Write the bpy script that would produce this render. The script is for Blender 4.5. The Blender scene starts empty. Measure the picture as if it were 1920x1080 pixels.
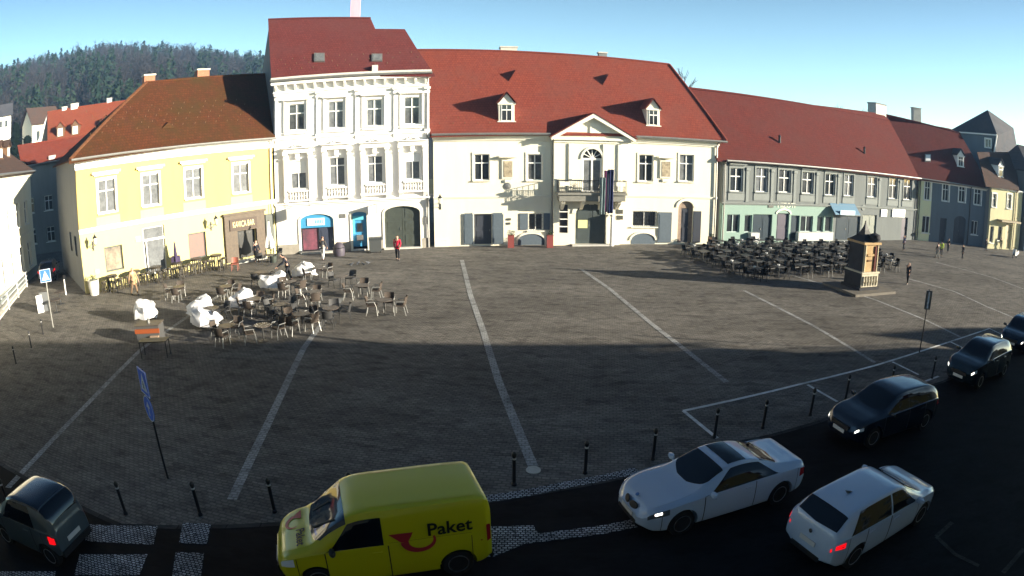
import bpy, math, random
import numpy as np
from mathutils import Vector, Matrix
random.seed(7)
sc = bpy.context.scene
C = sc.collection
R = math.radians
# ---------------------------------------------------------------- camera model (wide webcam lens)
F, K, PT, H = 1161., .0955, .2377, 8.0
def ray(px, py):
    x = px-960; y = 540-py; r = math.hypot(x, y)+1e-9
    th = r/F*(1+K*(r/F)**2); s = math.sin(th)/r
    d = (x*s, y*s, math.cos(th)); c, S = math.cos(PT), math.sin(PT)
    return Vector((d[0], c*d[2]+S*d[1], c*d[1]-S*d[2]))
def g(px, py, z=0.):
    d = ray(px, py); t = (z-H)/d.z
    return Vector((d.x*t, d.y*t, z))
cd = bpy.data.cameras.new('camera'); cam = bpy.data.objects.new('camera', cd); C.objects.link(cam)
cd.type = 'PANO'; cd.sensor_width = 36; cd.clip_end = 6000; cd.clip_start = .05
cd.panorama_type = 'FISHEYE_LENS_POLYNOMIAL'
fm = F*36/1920
cd.fisheye_fov = R(170)
cd.fisheye_polynomial_k0 = 0; cd.fisheye_polynomial_k1 = -1/fm; cd.fisheye_polynomial_k2 = 0
cd.fisheye_polynomial_k3 = -K/fm**3; cd.fisheye_polynomial_k4 = 0
cam.location = (0, 0, H); cam.rotation_euler = (math.pi/2-PT, 0, 0)
sc.camera = cam
# ---------------------------------------------------------------- materials
MATS = {}
def mat(name, col, rough=.8, metal=0, var=.0, vscale=3., bump=0., bscale=30., emit=0, coat=0, col2=None, spec=None, tint=None):
    if name in MATS: return MATS[name]
    m = bpy.data.materials.new(name); m.use_nodes = True; nt = m.node_tree; n = nt.nodes; l = nt.links
    b = n['Principled BSDF']; b.inputs['Roughness'].default_value = rough; b.inputs['Metallic'].default_value = metal
    if rough >= .75: b.inputs['Specular IOR Level'].default_value = .15
    b.inputs['Base Color'].default_value = (*col, 1)
    if coat: b.inputs['Coat Weight'].default_value = coat; b.inputs['Coat Roughness'].default_value = .04
    if spec is not None: b.inputs['Specular IOR Level'].default_value = spec
    if emit: b.inputs['Emission Color'].default_value = (*col, 1); b.inputs['Emission Strength'].default_value = emit
    if var or bump:
        tc = n.new('ShaderNodeTexCoord')
    if var:
        no = n.new('ShaderNodeTexNoise'); no.inputs['Scale'].default_value = vscale; no.inputs['Detail'].default_value = 6; no.inputs['Roughness'].default_value = .65
        if name.endswith('_render'):      # rain streaks
            mpp = n.new('ShaderNodeMapping'); mpp.inputs['Scale'].default_value = (2.2, 2.2, .3); l.new(tc.outputs['Object'], mpp.inputs[0]); l.new(mpp.outputs[0], no.inputs['Vector'])
        else: l.new(tc.outputs['Object'], no.inputs['Vector'])
        rp = n.new('ShaderNodeValToRGB'); rp.color_ramp.elements[0].position = .3; rp.color_ramp.elements[1].position = .7
        c2 = col2 or [c*(1-var) for c in col]
        rp.color_ramp.elements[0].color = (*c2, 1); rp.color_ramp.elements[1].color = (*[min(1, c*(1+var*.4)) for c in col], 1)
        l.new(no.outputs['Fac'], rp.inputs[0]); l.new(rp.outputs[0], b.inputs['Base Color'])
    if bump:
        nb = n.new('ShaderNodeTexNoise'); nb.inputs['Scale'].default_value = bscale; nb.inputs['Detail'].default_value = 4
        l.new(tc.outputs['Object'], nb.inputs['Vector'])
        bp = n.new('ShaderNodeBump'); bp.inputs['Strength'].default_value = bump; bp.inputs['Distance'].default_value = .02
        l.new(nb.outputs['Fac'], bp.inputs['Height']); l.new(bp.outputs[0], b.inputs['Normal'])
    MATS[name] = m
    return m
def roofmat(name, c1, c2, c3, rough=.75):
    m = bpy.data.materials.new(name); m.use_nodes = True; nt = m.node_tree; n = nt.nodes; l = nt.links
    b = n['Principled BSDF']; b.inputs['Roughness'].default_value = .92; b.inputs['Specular IOR Level'].default_value = .12
    tc = n.new('ShaderNodeTexCoord'); sp = n.new('ShaderNodeSeparateXYZ'); cb = n.new('ShaderNodeCombineXYZ')
    l.new(tc.outputs['Object'], sp.inputs[0]); l.new(sp.outputs[0], cb.inputs[0]); l.new(sp.outputs[2], cb.inputs[1])
    br = n.new('ShaderNodeTexBrick'); l.new(cb.outputs[0], br.inputs['Vector']); br.inputs['Scale'].default_value = 1
    br.inputs['Brick Width'].default_value = .22; br.inputs['Row Height'].default_value = .2; br.inputs['Mortar Size'].default_value = .012
    br.inputs['Color1'].default_value = (*c1, 1); br.inputs['Color2'].default_value = (*c2, 1); br.inputs['Mortar'].default_value = (*[x*.5 for x in c1], 1)
    no = n.new('ShaderNodeTexNoise'); no.inputs['Scale'].default_value = .35; no.inputs['Detail'].default_value = 7; no.inputs['Roughness'].default_value = .7
    l.new(tc.outputs['Object'], no.inputs['Vector'])
    rp = n.new('ShaderNodeValToRGB'); rp.color_ramp.elements[0].position = .42; rp.color_ramp.elements[1].position = .68
    l.new(no.outputs['Fac'], rp.inputs[0])
    mx = n.new('ShaderNodeMix'); mx.data_type = 'RGBA'; l.new(rp.outputs[0], mx.inputs['Factor']); l.new(br.outputs['Color'], mx.inputs[6]); mx.inputs[7].default_value = (*c3, 1)
    n2 = n.new('ShaderNodeTexNoise'); n2.inputs['Scale'].default_value = 5; n2.inputs['Detail'].default_value = 3; l.new(tc.outputs['Object'], n2.inputs['Vector'])
    hs = n.new('ShaderNodeHueSaturation'); mr = n.new('ShaderNodeMapRange'); mr.inputs[3].default_value = .75; mr.inputs[4].default_value = 1.25
    l.new(n2.outputs['Fac'], mr.inputs[0]); l.new(mr.outputs[0], hs.inputs['Value']); l.new(mx.outputs[2], hs.inputs['Color']); l.new(hs.outputs[0], b.inputs['Base Color'])
    bp = n.new('ShaderNodeBump'); bp.inputs['Strength'].default_value = .6; bp.inputs['Distance'].default_value = .03
    l.new(br.outputs['Fac'], bp.inputs['Height']); bp.invert = True; l.new(bp.outputs[0], b.inputs['Normal'])
    MATS[name] = m; return m
def pavemat(name, c1, c2, mortar, bw=.2, bh=.1, patch=.35, rough=.85, big=.25, msz=.02, cut=None, rot=0.):
    m = bpy.data.materials.new(name); m.use_nodes = True; nt = m.node_tree; n = nt.nodes; l = nt.links
    b = n['Principled BSDF']; b.inputs['Roughness'].default_value = rough; b.inputs['Specular IOR Level'].default_value = .08
    tc = n.new('ShaderNodeTexCoord'); mp = n.new('ShaderNodeMapping'); mp.inputs['Rotation'].default_value = (0, 0, rot); l.new(tc.outputs['Object'], mp.inputs[0])
    nd = n.new('ShaderNodeTexNoise'); nd.inputs['Scale'].default_value = 2.2; l.new(mp.outputs[0], nd.inputs['Vector'])
    vm = n.new('ShaderNodeVectorMath'); vm.operation = 'MULTIPLY_ADD'; vm.inputs[1].default_value = (.08, .08, 0); l.new(nd.outputs['Color'], vm.inputs[0]); l.new(mp.outputs[0], vm.inputs[2])
    br = n.new('ShaderNodeTexBrick'); l.new(vm.outputs[0], br.inputs['Vector']); br.inputs['Scale'].default_value = 1
    br.inputs['Brick Width'].default_value = bw; br.inputs['Row Height'].default_value = bh; br.inputs['Mortar Size'].default_value = msz
    br.inputs['Color1'].default_value = (*c1, 1); br.inputs['Color2'].default_value = (*c2, 1); br.inputs['Mortar'].default_value = (*mortar, 1); br.inputs['Bias'].default_value = 0
    col = br.outputs['Color']
    for sc_, lo, hi, a0, a1 in ((big, .35, .7, 1-patch, 1+patch*.5), (1.3, .35, .65, 1-patch*.9, 1+patch*.4), (7, .3, .7, .8, 1.2), (1.7, .53, .62, 1.04, .7), (.09, .35, .65, .88, 1.1)):
        no = n.new('ShaderNodeTexNoise'); no.inputs['Scale'].default_value = sc_; no.inputs['Detail'].default_value = 5; no.inputs['Roughness'].default_value = .6
        m2 = n.new('ShaderNodeMapping'); m2.inputs['Scale'].default_value = (.6, 1.3, 1); m2.inputs['Location'].default_value = (sc_*3, 0, 0); l.new(mp.outputs[0], m2.inputs[0]); l.new(m2.outputs[0], no.inputs['Vector'])
        mr = n.new('ShaderNodeMapRange'); mr.inputs[1].default_value = lo; mr.inputs[2].default_value = hi; mr.inputs[3].default_value = a0; mr.inputs[4].default_value = a1; l.new(no.outputs['Fac'], mr.inputs[0])
        hs = n.new('ShaderNodeHueSaturation'); l.new(mr.outputs[0], hs.inputs['Value']); l.new(col, hs.inputs['Color']); col = hs.outputs[0]
    if cut:   # worn white paint on setts: asphalt shows through
        no = n.new('ShaderNodeTexNoise'); no.inputs['Scale'].default_value = 9; no.inputs['Detail'].default_value = 5; l.new(mp.outputs[0], no.inputs['Vector'])
        rp = n.new('ShaderNodeValToRGB'); rp.color_ramp.elements[0].position = cut; rp.color_ramp.elements[1].position = cut+.12; l.new(no.outputs['Fac'], rp.inputs[0])
        mx = n.new('ShaderNodeMix'); mx.data_type = 'RGBA'; l.new(rp.outputs[0], mx.inputs['Factor']); l.new(col, mx.inputs[6]); mx.inputs[7].default_value = (*mortar, 1); col = mx.outputs[2]
    l.new(col, b.inputs['Base Color'])
    bp = n.new('ShaderNodeBump'); bp.inputs['Strength'].default_value = .35; bp.inputs['Distance'].default_value = .008
    l.new(br.outputs['Fac'], bp.inputs['Height']); bp.invert = True; l.new(bp.outputs[0], b.inputs['Normal'])
    MATS[name] = m; return m
white = mat('white_render', (.82, .8, .77), .85, var=.05, vscale=.8, bump=.15)
cream = mat('cream_render', (.82, .78, .64), .85, var=.07, vscale=.7, bump=.15)
creamtrim = mat('cream_trim', (.8, .77, .66), .8, var=.05)
yellow = mat('yellow_render', (.55, .43, .15), .85, var=.07, vscale=.7, bump=.15)
paleyellow = mat('pale_yellow_render', (.6, .53, .25), .85, var=.05, vscale=.7, bump=.15)
whitetrim = mat('white_trim', (.84, .83, .8), .75, var=.04)
greyr = mat('grey_render', (.16, .175, .175), .85, var=.14, vscale=.8, bump=.15)
greytrim = mat('grey_trim', (.22, .24, .235), .8, var=.1)
mint = mat('mint_render', (.24, .34, .3), .8, var=.05)
wallgrey = mat('dark_grey_render', (.2, .21, .22), .9, var=.15, vscale=.8, bump=.15)
bluegrey = mat('blue_grey_render', (.15, .18, .215), .9, var=.1, vscale=.6)
stone = mat('base_stone', (.36, .33, .28), .85, var=.2, bump=.3)
frame = mat('white_window_paint', (.8, .8, .78), .5)
glass = mat('window_glass', (.035, .04, .045), .06, var=.5, vscale=1.2, spec=.6)
glassl = mat('window_glass_with_curtain', (.17, .18, .19), .12, var=.4, vscale=3.0, spec=.6)
glassm = mat('window_glass_grey', (.09, .095, .1), .08, var=.6, vscale=2.0, spec=.6)
darkwood = mat('dark_green_wood', (.05, .06, .05), .5, var=.25, vscale=4)
bluewood = mat('blue_grey_shutter_paint', (.1, .13, .16), .55, var=.15, vscale=6)
brownwood = mat('brown_wood', (.16, .09, .05), .55, var=.3, vscale=8)
metal = mat('zinc_metal', (.28, .28, .27), .45, .6, var=.2)
darkmetal = mat('dark_metal', (.03, .03, .035), .4, .4)
black = mat('black_paint', (.012, .012, .014), .4)
whitepaint = mat('white_gloss', (.8, .8, .8), .35)
brick = mat('chimney_brick', (.35, .16, .1), .85, var=.4, vscale=9, bump=.5)
concrete = mat('pale_concrete', (.55, .54, .5), .85, var=.15)
roofA = roofmat('red_clay_tiles', (.225, .052, .034), (.19, .043, .029), (.17, .05, .037))
roofD = roofmat('dull_red_tiles', (.115, .025, .02), (.095, .021, .017), (.09, .027, .023))
roofW = roofmat('deep_red_tiles', (.135, .033, .031), (.112, .027, .026), (.11, .034, .033))
roofY = roofmat('brown_weathered_tiles', (.095, .032, .013), (.07, .025, .011), (.052, .031, .011))
roofO = roofmat('orange_red_tiles', (.25, .06, .03), (.21, .05, .026), (.2, .06, .03))
roofB = roofmat('brown_old_tiles', (.09, .055, .045), (.07, .045, .035), (.06, .045, .04))
roofG = roofmat('slate_grey_tiles', (.055, .06, .075), (.045, .05, .062), (.07, .065, .075))
# ---------------------------------------------------------------- mesh builder
SPLIT = {'corner_pilasters': 'corner_pilaster', 'gable_wall': 'gable_wall', 'hidden_frame': 'stand_leg', 'lantern_cap': 'lantern_cap', 'side_window': 'side_pane', 'snow_guards': 'snow_guard', 'stone_plinth': 'stone_plinth', 'stucco_ornament': 'stucco_ornament', 'window_cornice': 'window_cornice', 'wiper': 'wiper'}
class MB:
    def __init__(s): s.v = []; s.f = []
    def add(s, vs, fs):
        o = len(s.v); s.v += [tuple(v) for v in vs]; s.f += [tuple(i+o for i in f) for f in fs]; return s
    def box(s, x0, x1, y0, y1, z0, z1, M=None):
        vs = [Vector((x, y, z)) for z in (z0, z1) for y in (y0, y1) for x in (x0, x1)]
        if M: vs = [M @ v for v in vs]
        return s.add(vs, [(0, 2, 3, 1), (4, 5, 7, 6), (0, 1, 5, 4), (2, 6, 7, 3), (0, 4, 6, 2), (1, 3, 7, 5)])
    def poly(s, pts): return s.add(pts, [tuple(range(len(pts)))])
    def slab(s, pts, d):       # polygon extruded by vector d
        n = len(pts); d = Vector(d); p = [Vector(q) for q in pts]
        return s.add(p+[q+d for q in p], [tuple(range(n)), tuple(range(2*n-1, n-1, -1))]+[(i, i+n, (i+1) % n+n, (i+1) % n) for i in range(n)])
    def tube(s, a, b, r0, r1=None, n=8, cap=True):
        r1 = r0 if r1 is None else r1; a = Vector(a); b = Vector(b); d = (b-a).normalized()
        u = d.orthogonal().normalized(); w = d.cross(u); vs = []
        for p, r in ((a, r0), (b, r1)):
            vs += [p+u*math.cos(2*math.pi*i/n)*r+w*math.sin(2*math.pi*i/n)*r for i in range(n)]
        fs = [(i, (i+1) % n, (i+1) % n+n, i+n) for i in range(n)]
        if cap: fs += [tuple(range(n-1, -1, -1)), tuple(range(n, 2*n))]
        return s.add(vs, fs)
    def lathe(s, prof, n=14, c=(0, 0, 0), M=None, cap=True):   # (r,z) profile
        vs = []; k = len(prof)
        for r, z in prof:
            vs += [Vector((c[0]+r*math.cos(2*math.pi*i/n), c[1]+r*math.sin(2*math.pi*i/n), c[2]+z)) for i in range(n)]
        if M: vs = [M @ v for v in vs]
        fs = [(j*n+i, j*n+(i+1) % n, (j+1)*n+(i+1) % n, (j+1)*n+i) for j in range(k-1) for i in range(n)]
        if cap: fs += [tuple(range(n-1, -1, -1)), tuple(range((k-1)*n, k*n))]
        return s.add(vs, fs)
    def build(s, name, m, parent=None, smooth=False, loc=None):
        if name in SPLIT: return s.split(SPLIT[name], m, parent)
        me = bpy.data.meshes.new(name); me.from_pydata(s.v, [], s.f)
        if isinstance(m, (list, tuple)):
            for q in m: me.materials.append(q)
        else: me.materials.append(m)
        me.validate()
        if smooth: me.shade_smooth(); me.set_sharp_from_angle(angle=R(38))
        o = bpy.data.objects.new(name, me); C.objects.link(o)
        if parent: o.parent = parent
        if loc is not None: o.location = loc
        return o
def _split(s, name, m, parent):
    n = len(s.v); p = list(range(n))
    def f(i):
        while p[i] != i: p[i] = p[p[i]]; i = p[i]
        return i
    for q in s.f:
        for a in q[1:]: p[f(a)] = f(q[0])
    gr_ = {}
    for q in s.f: gr_.setdefault(f(q[0]), []).append(q)
    o = None
    for fs in gr_.values():
        ids = sorted({i for q in fs for i in q}); k = {i: j for j, i in enumerate(ids)}; b = MB(); b.v = [s.v[i] for i in ids]; b.f = [tuple(k[i] for i in q) for q in fs]
        nm = name; sv = SPLIT.pop(nm, None); o = b.build(nm, m, parent)
        if sv: SPLIT[nm] = sv
    return o
MB.split = _split
def tag(o, label=None, cat=None, group=None, kind=None):
    if label: o['label'] = label
    if cat: o['category'] = cat
    if group: o['group'] = group
    if kind: o['kind'] = kind
    return o
def empty(name, loc, rz, label, cat, group=None):
    o = bpy.data.objects.new(name, None); C.objects.link(o); o.location = loc; o.rotation_euler = (0, 0, rz); o.empty_display_size = .2
    return tag(o, label, cat, group)
KIDS = {}
def copytree(o, loc=None, rz=None, label=None, parent=None, scale=None):
    c = o.copy(); C.objects.link(c)
    if parent: c.parent = parent
    if o.name not in KIDS: KIDS[o.name] = list(o.children)
    for ch in KIDS[o.name]: copytree(ch, parent=c)
    if loc is not None: c.location = loc
    if rz is not None: c.rotation_euler = (0, 0, rz)
    if label: c['label'] = label
    if scale: c.scale = (scale,)*3
    return c
def textmesh(txt, size=1., bold=.0):
    cu = bpy.data.curves.new('t', 'FONT'); cu.body = txt; cu.size = size; cu.offset = bold; cu.align_x = 'CENTER'; cu.align_y = 'CENTER'; cu.resolution_u = 3
    o = bpy.data.objects.new('t', cu); C.objects.link(o); dg = bpy.context.evaluated_depsgraph_get()
    me = bpy.data.meshes.new_from_object(o.evaluated_get(dg)); bpy.data.objects.remove(o)
    vs = [tuple(v.co) for v in me.vertices]; fs = [tuple(p.vertices) for p in me.polygons]; bpy.data.meshes.remove(me)
    return vs, fs
# ---------------------------------------------------------------- people (skin-modifier bodies), built first
def skin(chains, name, m, parent, sub=1):
    vs = []; es = []; rs = []; idx = {}
    for ch in chains:
        prev = None
        for key, p, r in ch:
            if key not in idx or key is None:
                vs.append(p); rs.append(r if isinstance(r, tuple) else (r, r)); k = len(vs)-1
                if key: idx[key] = k
            else: k = idx[key]
            if prev is not None: es.append((prev, k))
            prev = k
    me = bpy.data.meshes.new('s'); me.from_pydata(vs, es, []); o = bpy.data.objects.new('s', me); C.objects.link(o)
    md = o.modifiers.new('k', 'SKIN'); md.use_smooth_shade = True
    for i, r in enumerate(rs): me.skin_vertices[0].data[i].radius = r
    me.skin_vertices[0].data[0].use_root = True
    if sub: o.modifiers.new('u', 'SUBSURF').levels = sub
    dg = bpy.context.evaluated_depsgraph_get()
    m2 = bpy.data.meshes.new_from_object(o.evaluated_get(dg)); bpy.data.objects.remove(o)
    m2.name = name; m2.materials.clear(); m2.materials.append(m)
    r_ = bpy.data.objects.new(name, m2); C.objects.link(r_); r_.parent = parent
    return r_
skinm = mat('skin', (.5, .3, .22), .6)
def person(loc, rz, label, jacket, trousers, hair, stride=.25, arm=(.1, -.1), lean=0, scale=1., long=False, bend=0, headlen=0):
    t = empty('person', loc, rz, label, 'person'); t.scale = (scale,)*3
    L = lambda z: lean*max(0, z-.9)+bend*max(0, z-1.0)**1.5*2      # forward lean
    hx = lambda z: L(z)
    P = lambda x, y, z: (x+hx(z), y, z-abs(bend)*max(0, z-1.)*.35)
    def legs(gr):
        out = []
        for s, f in ((1, 1), (-1, -1)):
            kx = f*stride*.45+.03; ax = f*stride-.03
            out.append([('pel', P(0, 0, .96), (.15, .12)), ('hip%d' % s, (0, s*.09, .88), .085+gr), ('kn%d' % s, (kx, s*.1, .5), .058+gr), ('an%d' % s, (ax, s*.1, .1), .04+gr)])
        return out
    def arms(gr, hand=False):
        out = []
        for s, a in ((1, arm[0]), (-1, arm[1])):
            ch = [('ch', P(0, 0, 1.36), (.15+gr, .11+gr)), ('sh%d' % s, P(0, s*.18, 1.42), .058+gr), ('el%d' % s, P(a*.6-.02, s*.24, 1.15), .044+gr), ('wr%d' % s, P(a*1.6+.03, s*.23, .92), .03+gr)]
            if hand:
                px, py, pz = P(a*1.8+.04, s*.225, .85); ch.append(('pa%d' % s, (px, py, pz), (.035, .02)))
            out.append(ch)
            if hand:
                for q in range(4):
                    o = (q-1.5)*.017; ln = (.065, .078, .072, .055)[q]
                    out.append([('pa%d' % s, (px, py, pz), .02), (None, (px+o*1.1, py-s*.004, pz-.045), .0085), (None, (px+o*1.2, py-s*.012, pz-.045-ln*.6), .0075), (None, (px+o*1.2+.004, py-s*.024, pz-.045-ln), .006)])
                out.append([('pa%d' % s, (px, py, pz), .02), (None, (px+.035, py-s*.012, pz-.015), .0095), (None, (px+.05, py-s*.02, pz-.05), .008)])
        return out
    sp = [('pel', P(0, 0, .96), (.15, .12)), ('sp', P(0, 0, 1.15), (.14, .1)), ('ch', P(0, 0, 1.36), (.15, .11)), ('ne', P(.01, 0, 1.5), .052), ('hd', P(.03, 0, 1.61), (.085, .1)), ('ht', P(.03, 0, 1.7), (.07, .075))]
    face = [('hd', P(.03, 0, 1.61), .09), (None, P(.125, 0, 1.6), .018)]
    ears = [[('hd', P(.03, 0, 1.61), .09), (None, P(.02, s*.085, 1.61), .02)] for s in (1, -1)]
    feet = [[('an%d' % s, (f*stride-.03, s*.1, .1), .04), (None, (f*stride, s*.1, .045), .042), (None, (f*stride+.15, s*.11, .035), .035)] for s, f in ((1, 1), (-1, -1))]
    skin([sp]+legs(0)+arms(0, True)+[face]+ears+feet, 'person', skinm, t).name = 'body'
    hem = .62 if long else .88
    skin([[('pel', P(0, 0, .98), (.165, .135)), ('sp', P(0, 0, 1.15), (.16, .12)), ('ch', P(0, 0, 1.36), (.17, .125)), ('ne', P(.0, 0, 1.47), .075)], [('pel', P(0, 0, .98), (.165, .135)), (None, (0, 0, hem), (.18, .14))]]+arms(.018), 'jacket', jacket, t)
    skin(legs(.02), 'trousers', trousers, t)
    skin([[('a', P(.0, 0, 1.69), (.095, .1)), ('b', P(-.03, 0, 1.62), (.09, .09)), ('c', P(-.045, 0, 1.54-headlen), .07)]], 'hair', hair, t)
    for s, f in ((1, 1), (-1, -1)):
        x = f*stride
        skin([[('a', (x-.05, s*.1, .05), .05), ('b', (x+.05, s*.105, .045), .05), ('c', (x+.16, s*.11, .035), .038)]], 'shoe', black, t)
    return t
# ---------------------------------------------------------------- ground, road, markings
def sheet(name, pts, z, m, kind='structure'):
    return tag(MB().poly([(p[0], p[1], z) for p in pts]).build(name, m), kind=kind)
asphalt = pavemat('asphalt', (.014, .015, .017), (.012, .0125, .014), (.01, .01, .012), 5, 5, .3, .8, .1, .001)
setts = pavemat('stone_setts', (.222, .206, .184), (.158, .148, .136), (.124, .118, .11), .21, .12, .24, .85, .22, .02, rot=R(8))
stripe = pavemat('pale_stone_band', (.42, .43, .43), (.35, .36, .36), (.24, .24, .24), .2, .12, .2, .8, .6, .02)
wornpaint = pavemat('worn_white_setts', (.62, .66, .7), (.38, .41, .45), (.025, .026, .03), .11, .075, .3, .8, .6, .014, cut=.56)
linepaint = pavemat('white_line_paint', (.75, .77, .76), (.66, .68, .67), (.6, .6, .6), 2, 2, .2, .8, .8, .001, cut=.56)
gsz = 2500
gr = MB(); N = 12
gr.poly([(-780, -60, 0), (320, -60, 0), (320, 780, 0), (-780, 780, 0)])
tag(gr.build('ground', mat('distant_ground', (.08, .085, .05), .95, var=.5, vscale=.05)), kind='structure')
sheet('square_paving', [(-75, -6), (95, -6), (110, 95), (-80, 95)], .004, setts)
BOL = [(20, 955), (105, 957), (236, 964), (376, 966), (515, 960), (662, 950), (815, 932), (964, 910), (1097, 888), (1224, 862), (1339, 821), (1430, 803), (1519, 779), (1585, 750), (1669, 730), (1747, 710), (1826, 678), (1892, 641), (1950, 620)]
edge = []
bw = [g(*p) for p in BOL]
for i, p in enumerate(bw):
    q = bw[min(i+1, len(bw)-1)]-bw[max(i-1, 0)]; n = Vector((q.y, -q.x, 0)).normalized()
    edge.append(p+n*.45)
edge = [Vector((-60, 12.2, 0)), Vector((-16, 10.6, 0))]+edge[2:]+[Vector((47, 26.5, 0)), Vector((80, 34, 0))]
far = [Vector((80, 24, 0)), Vector((48, 16, 0)), Vector((30, 10, 0)), Vector((20, 2, 0)), Vector((10, -1, 0)), Vector((-60, -1, 0))]
sheet('road', edge+far, .008, asphalt)
# kerb: flush pale band between road and square, real low edge
def band(name, pts, w, z, m, off=0):
    b = MB(); L_ = []; R_ = []
    for i, p in enumerate(pts):
        q = pts[min(i+1, len(pts)-1)]-pts[max(i-1, 0)]; n = Vector((q.y, -q.x, 0)).normalized()
        L_.append(p+n*(off-w/2)); R_.append(p+n*(off+w/2))
    for i in range(len(pts)-1):
        b.poly([(L_[i].x, L_[i].y, z), (L_[i+1].x, L_[i+1].y, z), (R_[i+1].x, R_[i+1].y, z), (R_[i].x, R_[i].y, z)])
    return tag(b.build(name, m), kind='structure')
kerbm = pavemat('kerb_stone', (.07, .07, .07), (.05, .05, .05), (.03, .03, .03), .8, 2, .3, .8, .6, .02)
band('kerb', edge, .16, .014, kerbm, .08)
mk = MB()
def line(a, b, w, z=.012, mb=None):
    a = g(*a) if len(a) == 2 else Vector(a); b = g(*b) if len(b) == 2 else Vector(b)
    n = (b-a).normalized(); n = Vector((n.y, -n.x, 0))*w/2
    (mb or mk).poly([(p.x, p.y, z) for p in (a-n, b-n, b+n, a+n)])
def pline(pts, w, mb, z=.012):
    for i in range(len(pts)-1): line(pts[i], pts[i+1], w, z+.0001*(i % 2), mb)
st = MB()
pline([(420, 548), (265, 655), (160, 762), (62, 865), (15, 915)], .25, st)
pline([(640, 560), (570, 652), (500, 800), (435, 937)], .27, st)
pline([(866, 488), (882, 553), (905, 618), (935, 715), (965, 790), (1000, 876)], .27, st)
pline([(1090, 505), (1142, 541), (1220, 606), (1300, 668), (1362, 717)], .25, st)
pline([(1395, 545), (1525, 611), (1640, 680)], .22, st)
pline([(1480, 515), (1640, 562), (1735, 600), (1800, 632)], .22, st)
pline([(1700, 522), (1790, 547), (1850, 575), (1915, 602)], .22, st)
pline([(1755, 492), (1860, 520), (1919, 542)], .22, st)
tag(st.build('paving_bands', stripe), kind='structure')
# drain cover at the end of a band
t = MB(); c = g(1000, 882)
t.lathe([(.0, 0), (.19, 0), (.19, .022), (.13, .024), (.12, .018), (0, .018)], 20, c=(c.x, c.y, 0))
tag(t.build('drain_cover', concrete), 'round pale drain cover at the end of the central paving band', 'drain cover')
outer = [(1281, 771), (1500, 721), (1639, 686.4), (1722, 660.5), (1783, 640.5), (1856, 616)]
bl = MB()
pline(outer, .13, bl, .0165)
for a, b in (((1281, 771), (1345, 823)), ((1514, 722), (1570, 754)), ((1673, 679), (1722, 703)), ((1783, 642), (1822, 661)), ((1856, 617), (1892, 634))): line(a, b, .13, .0175, bl)
line((1700, 728), (1760, 706), .12, .0165, bl)
tag(bl.build('bay_markings', linepaint), kind='structure')
# zebra crossing of white setts, seen at the lower left; worn bands at the middle
zb = MB()
def quad(pts, mb, z=.016): mb.poly([(q.x, q.y, z) for q in (g(*p) for p in pts)][::-1])
for q in ([(165, 984), (296, 987), (288, 1022), (160, 1015)], [(343, 981), (396, 983), (388, 1021), (336, 1019)], [(150, 1040), (277, 1040), (262, 1079), (140, 1079)], [(330, 1036), (383, 1038), (376, 1090), (322, 1090)], [(-60, 1070), (105, 1072), (95, 1120), (-80, 1120)]): quad(q, zb)
quad([(905, 988), (1000, 986), (1010, 1003), (985, 1020), (925, 1045), (850, 1046), (855, 990)], zb)
pline([(985, 1012), (1060, 1003), (1130, 994), (1190, 982)], .32, zb, .018)
pline([(900, 938), (980, 926), (1070, 908), (1150, 893), (1195, 882)], .3, zb, .016)
tag(zb.build('crossing_markings', wornpaint), kind='structure')
gb = MB()
pline([(1785, 980), (1755, 1007), (1790, 1040), (1835, 1062)], .13, gb, .0165)
pline([(1919, 1030), (1880, 1075)], .13, gb, .0165)
tag(gb.build('road_marking', pavemat('faded_line', (.06, .065, .06), (.045, .05, .045), (.03, .03, .03), 2, 2, .2, .8, .8, .001, cut=.5)), kind='structure')

# ---------------------------------------------------------------- facade frame
class Fac:
    def __init__(s, a, b, skew=0.):
        s.A = Vector(a) if len(a) == 3 else g(*a); s.B = Vector(b) if len(b) == 3 else g(*b)
        d = s.B-s.A; s.L = d.length; s.u = d.normalized(); s.bk = Vector((-s.u.y, s.u.x, 0)); s.rz = math.atan2(s.u.y, s.u.x); s.skew = skew
    def uz(s, px, py, v=0.):
        d = ray(px, py); P = s.A+s.bk*v; o = Vector((0, 0, H)); t = (P-o).dot(s.bk)/d.dot(s.bk); w = o+d*t
        return (w-s.A).dot(s.u), w.z
    def box(s, x0, y0, x1, y1, v=0.):
        cx, cy = (x0+x1)/2, (y0+y1)/2
        return s.uz(x0, cy, v)[0], s.uz(x1, cy, v)[0], s.uz(cx, y1, v)[1], s.uz(cx, y0, v)[1]
    def slope(s, px, py, ze, sl, ov=.5):      # hit of the roof slope plane, local coords
        d = ray(px, py); o = Vector((0, 0, H)); p0 = s.A-s.bk*ov+Vector((0, 0, ze)); n = s.u.cross(s.bk+Vector((0, 0, sl)))
        w = o+d*((p0-o).dot(n)/d.dot(n)); return s.loc(w)
    def loc(s, w): q = w-s.A; return Vector((q.dot(s.u), q.dot(s.bk), w.z))
    def world(s, u, v, z): return s.A+s.u*u+s.bk*v+Vector((0, 0, z))
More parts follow.
